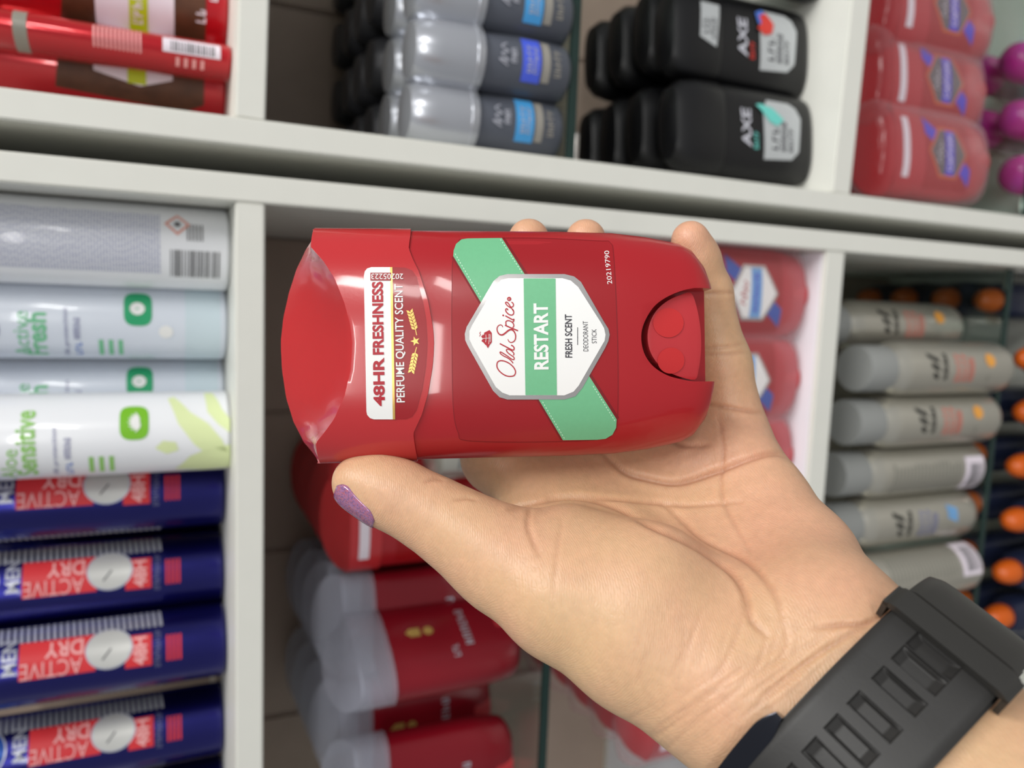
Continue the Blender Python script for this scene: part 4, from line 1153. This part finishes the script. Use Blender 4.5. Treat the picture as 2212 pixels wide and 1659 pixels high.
crease([(1516, 636), (1545, 634), (1592, 632)], .6, 5); crease([(1518, 752), (1560, 750), (1606, 742)], .6, 5); crease([(1518, 765), (1560, 766), (1612, 762)], .5, 5)
crease([(1520, 872), (1570, 880), (1645, 892)], 1.0, 6)
crease([(1611, 1289), (1590, 1380), (1540, 1470)], .4, 6); crease([(1655, 1372), (1640, 1430), (1600, 1480)], .4, 6)
crease([(1690, 1330), (1700, 1390), (1670, 1440)], .4, 6); crease([(1480, 1360), (1470, 1420), (1440, 1470)], .3, 6)
random.seed(11)
for k in range(34):                              # fine folds above the wrist
    u, v = random.random(), random.random()
    x0 = 1400 + 330 * u + 90 * v; y0 = 1560 - 150 * u + 70 * v - 40
    L_ = random.uniform(60, 130); sl = random.uniform(.5, .85)
    crease([(x0 - L_, y0 + L_ * sl), (x0, y0 + random.uniform(-6, 6)), (x0 + L_, y0 - L_ * sl)], random.uniform(.12, .3), random.uniform(3.5, 6), .1)
for k in range(14):                              # fine folds at the heel of the palm
    x0 = random.uniform(1380, 1680); y0 = random.uniform(1290, 1460); L_ = random.uniform(40, 80)
    crease([(x0 - L_ * .25, y0 + L_), (x0, y0), (x0 + L_ * .35, y0 - L_)], random.uniform(.1, .25), random.uniform(3.5, 5), .1)
HV = laplace(HV, 1, .35)
hm = pydata('hand_surface', (CAM + HV @ R.T), HQ)

def skin_material():
    m = bpy.data.materials.new('skin'); m.use_nodes = True; nt = m.node_tree; N = nt.nodes; L = nt.links; b = N['Principled BSDF']
    tc = N.new('ShaderNodeTexCoord')
    def noise(sc_, det=4, rough=.55):
        n = N.new('ShaderNodeTexNoise'); n.inputs['Scale'].default_value = sc_; n.inputs['Detail'].default_value = det; n.inputs['Roughness'].default_value = rough
        L.new(tc.outputs['Object'], n.inputs['Vector']); return n
    def ramp(src, stops):
        r = N.new('ShaderNodeValToRGB'); L.new(src, r.inputs[0]); e = r.color_ramp.elements
        e[0].position, e[0].color = stops[0][0], (*stops[0][1], 1); e[1].position, e[1].color = stops[1][0], (*stops[1][1], 1); return r
    n1 = noise(28, 3); r1 = ramp(n1.outputs['Fac'], ((.35, lin(212, 174, 134)), (.7, lin(217, 169, 136))))
    n2 = noise(420, 5); r2 = ramp(n2.outputs['Fac'], ((.3, (.86, .86, .86)), (.75, (1, 1, 1))))
    mx = N.new('ShaderNodeMix'); mx.data_type = 'RGBA'; mx.blend_type = 'MULTIPLY'; mx.inputs[0].default_value = .8
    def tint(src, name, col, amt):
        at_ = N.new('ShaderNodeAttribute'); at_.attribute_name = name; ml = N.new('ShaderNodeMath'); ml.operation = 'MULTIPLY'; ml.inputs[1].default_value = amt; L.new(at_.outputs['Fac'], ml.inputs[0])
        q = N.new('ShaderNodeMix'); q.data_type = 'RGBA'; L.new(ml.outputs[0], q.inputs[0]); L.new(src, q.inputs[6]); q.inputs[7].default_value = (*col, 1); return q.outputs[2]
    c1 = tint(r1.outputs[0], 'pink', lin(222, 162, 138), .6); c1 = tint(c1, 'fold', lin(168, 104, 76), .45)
    L.new(c1, mx.inputs[6]); L.new(r2.outputs[0], mx.inputs[7]); L.new(mx.outputs[2], b.inputs['Base Color'])
    b.inputs['Roughness'].default_value = .43; b.inputs['Specular IOR Level'].default_value = .45
    b.inputs['Subsurface Weight'].default_value = .22; b.inputs['Subsurface Radius'].default_value = (1, .35, .18); b.inputs['Subsurface Scale'].default_value = .004
    mp = N.new('ShaderNodeMapping'); mp.inputs['Scale'].default_value = (1, 1, 2.2); mp.inputs['Rotation'].default_value = (.4, .9, .6); L.new(tc.outputs['Object'], mp.inputs['Vector'])
    v = N.new('ShaderNodeTexVoronoi'); v.feature = 'DISTANCE_TO_EDGE'; v.inputs['Scale'].default_value = 520; L.new(mp.outputs[0], v.inputs['Vector'])
    wv = N.new('ShaderNodeTexWave'); wv.inputs['Scale'].default_value = 420; wv.inputs['Distortion'].default_value = 9; wv.inputs['Detail'].default_value = 3; wv.inputs['Detail Scale'].default_value = .35
    L.new(mp.outputs[0], wv.inputs['Vector'])
    n3 = noise(900, 3)
    a1 = N.new('ShaderNodeMath'); a1.operation = 'MULTIPLY_ADD'; a1.inputs[1].default_value = .35; L.new(wv.outputs['Fac'], a1.inputs[0]); L.new(n3.outputs['Fac'], a1.inputs[2])
    sm = N.new('ShaderNodeMapRange'); sm.inputs[1].default_value = 0; sm.inputs[2].default_value = .18; L.new(v.outputs['Distance'], sm.inputs[0])
    a2 = N.new('ShaderNodeMath'); a2.operation = 'MULTIPLY_ADD'; a2.inputs[1].default_value = .45; L.new(sm.outputs[0], a2.inputs[0]); L.new(a1.outputs[0], a2.inputs[2])
    bp = N.new('ShaderNodeBump'); bp.inputs['Strength'].default_value = .30; bp.inputs['Distance'].default_value = .00022
    L.new(a2.outputs[0], bp.inputs['Height']); L.new(bp.outputs['Normal'], b.inputs['Normal'])
    return m
MT['skin'] = skin_material()
wr = CAM + R @ cpt(1690, 1430, .184)
person = empty('person', (0, 0, 0), 'bare left hand, palm up, gripping the red stick, glitter nail polish on the thumb', 'person')
hand = link('hand', hm, 'skin', person, smooth=3.2)
PINK = np.zeros(len(HV))                          # redder skin on pads, fingertips and the edge of the palm
for px, py, dz, rr, am in ((1480, 960, .222, .016, .8), (1600, 960, .222, .016, .9), (1720, 1110, .19, .022, .8), (1800, 1240, .175, .018, .7), (1142, 505, .226, .010, 1), (1265, 505, .226, .010, 1), (1491, 505, .218, .011, 1), (880, 1030, .197, .012, .5), (1300, 1020, .23, .016, .6), (1140, 1150, .19, .010, .45), (1125, 1360, .185, .006, .8)):
    PINK = np.maximum(PINK, am * np.exp(-np.sum((HV - cpt(px, py, dz)) ** 2, 1) / rr ** 2))
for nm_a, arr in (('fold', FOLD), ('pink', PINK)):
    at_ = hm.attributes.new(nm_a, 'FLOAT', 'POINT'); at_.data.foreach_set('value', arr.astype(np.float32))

# thumb nail
from mathutils.bvhtree import BVHTree
bvh = BVHTree.FromPolygons([Vector(p) for p in (CAM + HV @ R.T)], [tuple(map(int, q)) for q in HQ])
def nail(center, axis, nrm, L_, W_, lift, name):
    axis = axis / np.linalg.norm(axis); nrm = nrm - axis * (nrm @ axis); nrm /= np.linalg.norm(nrm); sd = np.cross(axis, nrm)
    nu, nv = 18, 14; V = []; ok = []
    for i in range(nu + 1):
        for j in range(nv + 1):
            u = i / nu; v = 2 * j / nv - 1
            wv_ = W_ * (1 - .18 * (1 - u) ** 2) * math.sqrt(max(0, 1 - max(0, (u - .72) / .34) ** 2)) * math.sqrt(max(0.02, 1 - max(0, (.2 - u) / .24) ** 2))
            src = center + axis * (u - .45) * L_ + sd * v * wv_
            w0 = CAM + R @ (src + nrm * .02); dr = R @ (-nrm)
            h = bvh.ray_cast(Vector(w0), Vector(dr))
            p = np.array(h[0]) if h[0] is not None else CAM + R @ src
            V.append(p + R @ nrm * (lift - .0003 * abs(v) ** 3))
    n = (nu + 1) * (nv + 1); Fc = []
    for i in range(nu):
        for j in range(nv):
            a = i * (nv + 1) + j; Fc.append((a, a + 1, a + nv + 2, a + nv + 1))
    me = pydata(name, V, Fc); o = link(name, me, MT['nail'], person, smooth=3.2)
    md = o.modifiers.new('thick', 'SOLIDIFY'); md.thickness = .0007; md.offset = 0
    return o
def nail_material():
    m = bpy.data.materials.new('glitter_polish'); m.use_nodes = True; nt = m.node_tree; N = nt.nodes; L = nt.links; b = N['Principled BSDF']
    tc = N.new('ShaderNodeTexCoord'); v = N.new('ShaderNodeTexVoronoi'); v.inputs['Scale'].default_value = 2600; L.new(tc.outputs['Object'], v.inputs['Vector'])
    r = N.new('ShaderNodeValToRGB'); r.color_ramp.elements[0].color = (*lin(176, 96, 104), 1); r.color_ramp.elements[1].color = (*lin(150, 110, 160), 1); r.color_ramp.elements[1].position = .8
    L.new(v.outputs['Color'], r.inputs[0]); L.new(r.outputs[0], b.inputs['Base Color'])
    g = N.new('ShaderNodeMath'); g.operation = 'GREATER_THAN'; g.inputs[1].default_value = .7; sp = N.new('ShaderNodeSeparateColor'); L.new(v.outputs['Color'], sp.inputs[0]); L.new(sp.outputs[1], g.inputs[0]); g2 = N.new('ShaderNodeMath'); g2.operation = 'MULTIPLY'; g2.inputs[1].default_value = .4; L.new(g.outputs[0], g2.inputs[0]); L.new(g2.outputs[0], b.inputs['Metallic'])
    b.inputs['Roughness'].default_value = .22; b.inputs['Coat Weight'].default_value = .8
    nm_ = N.new('ShaderNodeBump'); nm_.inputs['Strength'].default_value = .8; nm_.inputs['Distance'].default_value = .0004; L.new(v.outputs['Color'], nm_.inputs['Height']); L.new(nm_.outputs['Normal'], b.inputs['Normal'])
    return m
MT['nail'] = nail_material()
nail(cpt(797, 1055, .2006), np.array([-.91, -.41, .02]), np.array([-.10, .80, -.60]), .0124, .0058, .0001, 'thumb_nail')

# ------------------------------------------------------------------ watch strap round the wrist
A0, A1 = cpt(1690, 1430, .184), cpt(2140, 1860, .153)
wa = (A1 - A0) / np.linalg.norm(A1 - A0)                     # along the forearm
w2_ = np.array([0, 0, -1.]) - wa * (np.array([0, 0, -1.]) @ wa); w2_ /= np.linalg.norm(w2_)   # to the lens
w1_ = np.cross(wa, w2_); w1_ /= np.linalg.norm(w1_)
if w1_[0] < 0: w1_ = -w1_                                    # towards the upper right of the picture
def field(p):
    g = (np.asarray(p) - lo) / VX; g = np.clip(g, 0, np.array(FLD.shape) - 2); i = g.astype(int); fr = g - i; out = 0
    for a in (0, 1):
        for b in (0, 1):
            for c in (0, 1):
                out = out + FLD[i[..., 0] + a, i[..., 1] + b, i[..., 2] + c] * (fr[..., 0] if a else 1 - fr[..., 0]) * (fr[..., 1] if b else 1 - fr[..., 1]) * (fr[..., 2] if c else 1 - fr[..., 2])
    return out
WC = A0 + wa * .0235
NT = 240; HWD = .0118
th = np.linspace(0, 2 * math.pi, NT, endpoint=False)
rad = np.zeros(NT)
rs = np.linspace(.008, .045, 150)
for s in np.linspace(-HWD, HWD, 7):
    d = np.outer(np.cos(th), w1_) + np.outer(np.sin(th), w2_)
    P = (WC + wa * s) + d[:, None, :] * rs[None, :, None]
    f_ = field(P); ins = f_ < 0
    last = rs[np.where(ins.any(1), ins.shape[1] - 1 - ins[:, ::-1].argmax(1), 0)]
    rad = np.maximum(rad, last)
pts = np.stack([np.cos(th) * rad, np.sin(th) * rad], 1)
# convex, smoothed outline
def hull_r(pts):
    out = np.zeros(NT)
    for i, t in enumerate(th):
        n = np.array([np.cos(th), np.sin(th)])
    sup = np.max(pts @ np.stack([np.cos(th), np.sin(th)]), 0)       # support function
    c = np.cos(th[None, :] - th[:, None]); c[c < .05] = np.nan
    return np.nanmin(sup[None, :] / c, 1)
rad = hull_r(pts)
for _ in range(10): rad = np.maximum(rad, .25 * np.roll(rad, 1) + .5 * rad + .25 * np.roll(rad, -1)) * .5 + .5 * (.25 * np.roll(rad, 1) + .5 * rad + .25 * np.roll(rad, -1))
def rad_at(t): return np.interp(np.mod(t, 2 * math.pi), np.append(th, 2 * math.pi), np.append(rad, rad[0]))
def strap_pt(t, s, h):
    r = rad_at(t); e = 1e-3; dr = (rad_at(t + e) - rad_at(t - e)) / (2 * e)
    pos = np.stack([r * np.cos(t), r * np.sin(t)], -1)
    tg = np.stack([dr * np.cos(t) - r * np.sin(t), dr * np.sin(t) + r * np.cos(t)], -1); tg /= np.linalg.norm(tg, axis=-1, keepdims=True)
    nn = np.stack([tg[..., 1], -tg[..., 0]], -1); q = pos + nn * h[..., None]
    c = WC + wa * s[..., None] + w1_ * q[..., :1] + w2_ * q[..., 1:]
    return CAM + c @ R.T
def band(name, t0, t1, nt, prof_w, h0, h1, m, parent, closed=False, hfun=None, ns=20, sc=0.0, rnd=.0007):
    """a strip between angles t0..t1 with half-width prof_w(u), lower/upper height h0/h1 (hfun adds relief on top)"""
    us = np.linspace(0, 1, nt); V = []; n2 = ns + 1
    for layer in (1, 0):
        U, SS = np.meshgrid(us, np.linspace(-1, 1, n2), indexing='ij'); T = t0 + (t1 - t0) * U; Wd = prof_w(U)
        hh = np.full_like(U, h1 if layer else h0)
        if layer:
            hh = hh - rnd * np.clip((np.abs(SS) - .8) / .2, 0, 1) ** 2
            if hfun is not None: hh = hh - hfun(T, SS * Wd)
        V.append(strap_pt(T, SS * Wd + sc, hh).reshape(-1, 3))
    V = np.concatenate(V); n = nt * n2; Fc = []
    for i in range(nt - 1):
        for j in range(n2 - 1):
            a = i * n2 + j; Fc.append((a, a + n2, a + n2 + 1, a + 1)); b = a + n; Fc.append((b, b + 1, b + n2 + 1, b + n2))
        for j in (0, n2 - 1):
            a = i * n2 + j; Fc.append((a, a + n, a + n + n2, a + n2) if j == 0 else (a, a + n2, a + n + n2, a + n))
    for i in (0, nt - 1):
        if closed: continue
        for j in range(n2 - 1):
            a = i * n2 + j; Fc.append((a, a + 1, a + n + 1, a + n) if i == 0 else (a, a + n, a + n + 1, a + 1))
    me = pydata(name, V, Fc); bb = bmesh.new(); bb.from_mesh(me)
    bmesh.ops.remove_doubles(bb, verts=bb.verts[:], dist=1e-6); bmesh.ops.recalc_face_normals(bb, faces=bb.faces[:]); bb.to_mesh(me); bb.free()
    return link(name, me, m, parent, smooth=.7)
watch = empty('wristwatch', (0, 0, 0), 'black rubber watch strap with slots, buckled round the wrist', 'watch')
pi = math.pi
band('lower_strap', 0, 2 * pi, 220, lambda u: np.full_like(u, HWD), .0004, .0026, 'watch_rubber', watch, closed=True, ns=10)
arc = lambda t: rad_at(np.array(t))
def ang_of(px, py):                 # strap angle whose outer face meets a picture point
    best = (1e9, 0, 0)
    for t in np.linspace(.05, 2.4, 200):
        for s in np.linspace(-HWD, HWD, 25):
            P = strap_pt(np.array([t]), np.array([s]), np.array([.005]))[0]; c = R.T @ (P - CAM); q = c[:2] / c[2] * F + np.array([CX, CY])
            e = np.hypot(q[0] - px, q[1] - py)
            if e < best[0]: best = (e, t, s)
    return best

slots = [ang_of(*p)[1] for p in ((2035, 1425), (1999, 1457), (1957, 1503), (1907, 1563), (1850, 1613))]
slots += [slots[-1] + .22, slots[-1] + .45]
k0, k1 = ang_of(2046, 1419)[1], ang_of(2076, 1386)[1]; t_end = ang_of(2125, 1335)[1]
def slot_relief(T, Sx):
    out = np.zeros_like(T)
    for a in slots:
        x = (T - a) * rad_at(T)                       # along the strap
        ax_, as_ = np.abs(x) - .0018, np.abs(Sx + .0004) - .0048
        d = np.maximum(ax_, as_)
        ramp_ = np.clip(-(as_ - .0002) / .0022, 0, 1)
        out = np.maximum(out, np.where(d < 0, .0004 + .0015 * np.minimum(ramp_, 1) * np.clip(-ax_ / .0006, 0.35, 1), 0))
    return out
t_b = 2.62
band('upper_strap', t_b, t_end + .06, 520, lambda u: np.full_like(u, HWD - .0006), .0027, .0051, 'watch_rubber', watch, hfun=slot_relief, ns=90)
taper = lambda u: (HWD - .0002) * (1 - .42 * np.clip((u - .55) / .45, 0, 1) ** 1.5)
band('strap_tail', k1 - .015, t_end - .10, 30, taper, .0028, .0072, 'watch_keeper', watch, ns=16)
kp = band('keeper_loop', k0, k1, 14, lambda u: np.full_like(u, HWD + .0016), .0054, .0074, 'watch_keeper', watch, ns=20, rnd=.0016)
for sg in (1, -1):
    band('keeper_side', k0, k1, 8, lambda u: np.full_like(u, .0006), .0006, .0064, 'watch_keeper', watch, ns=4, sc=sg * (HWD + .0010), rnd=.0)
band('buckle_bar', ang_of(1722, 1563)[1] + .05, 2.55, 40, lambda u: .0021 * np.sin(np.pi * np.clip(u * 1.6 + .06, 0, .5)) + .0005, .0004, .0050, 'watch_metal', watch, ns=12, sc=-(HWD + .0006), rnd=.0024)
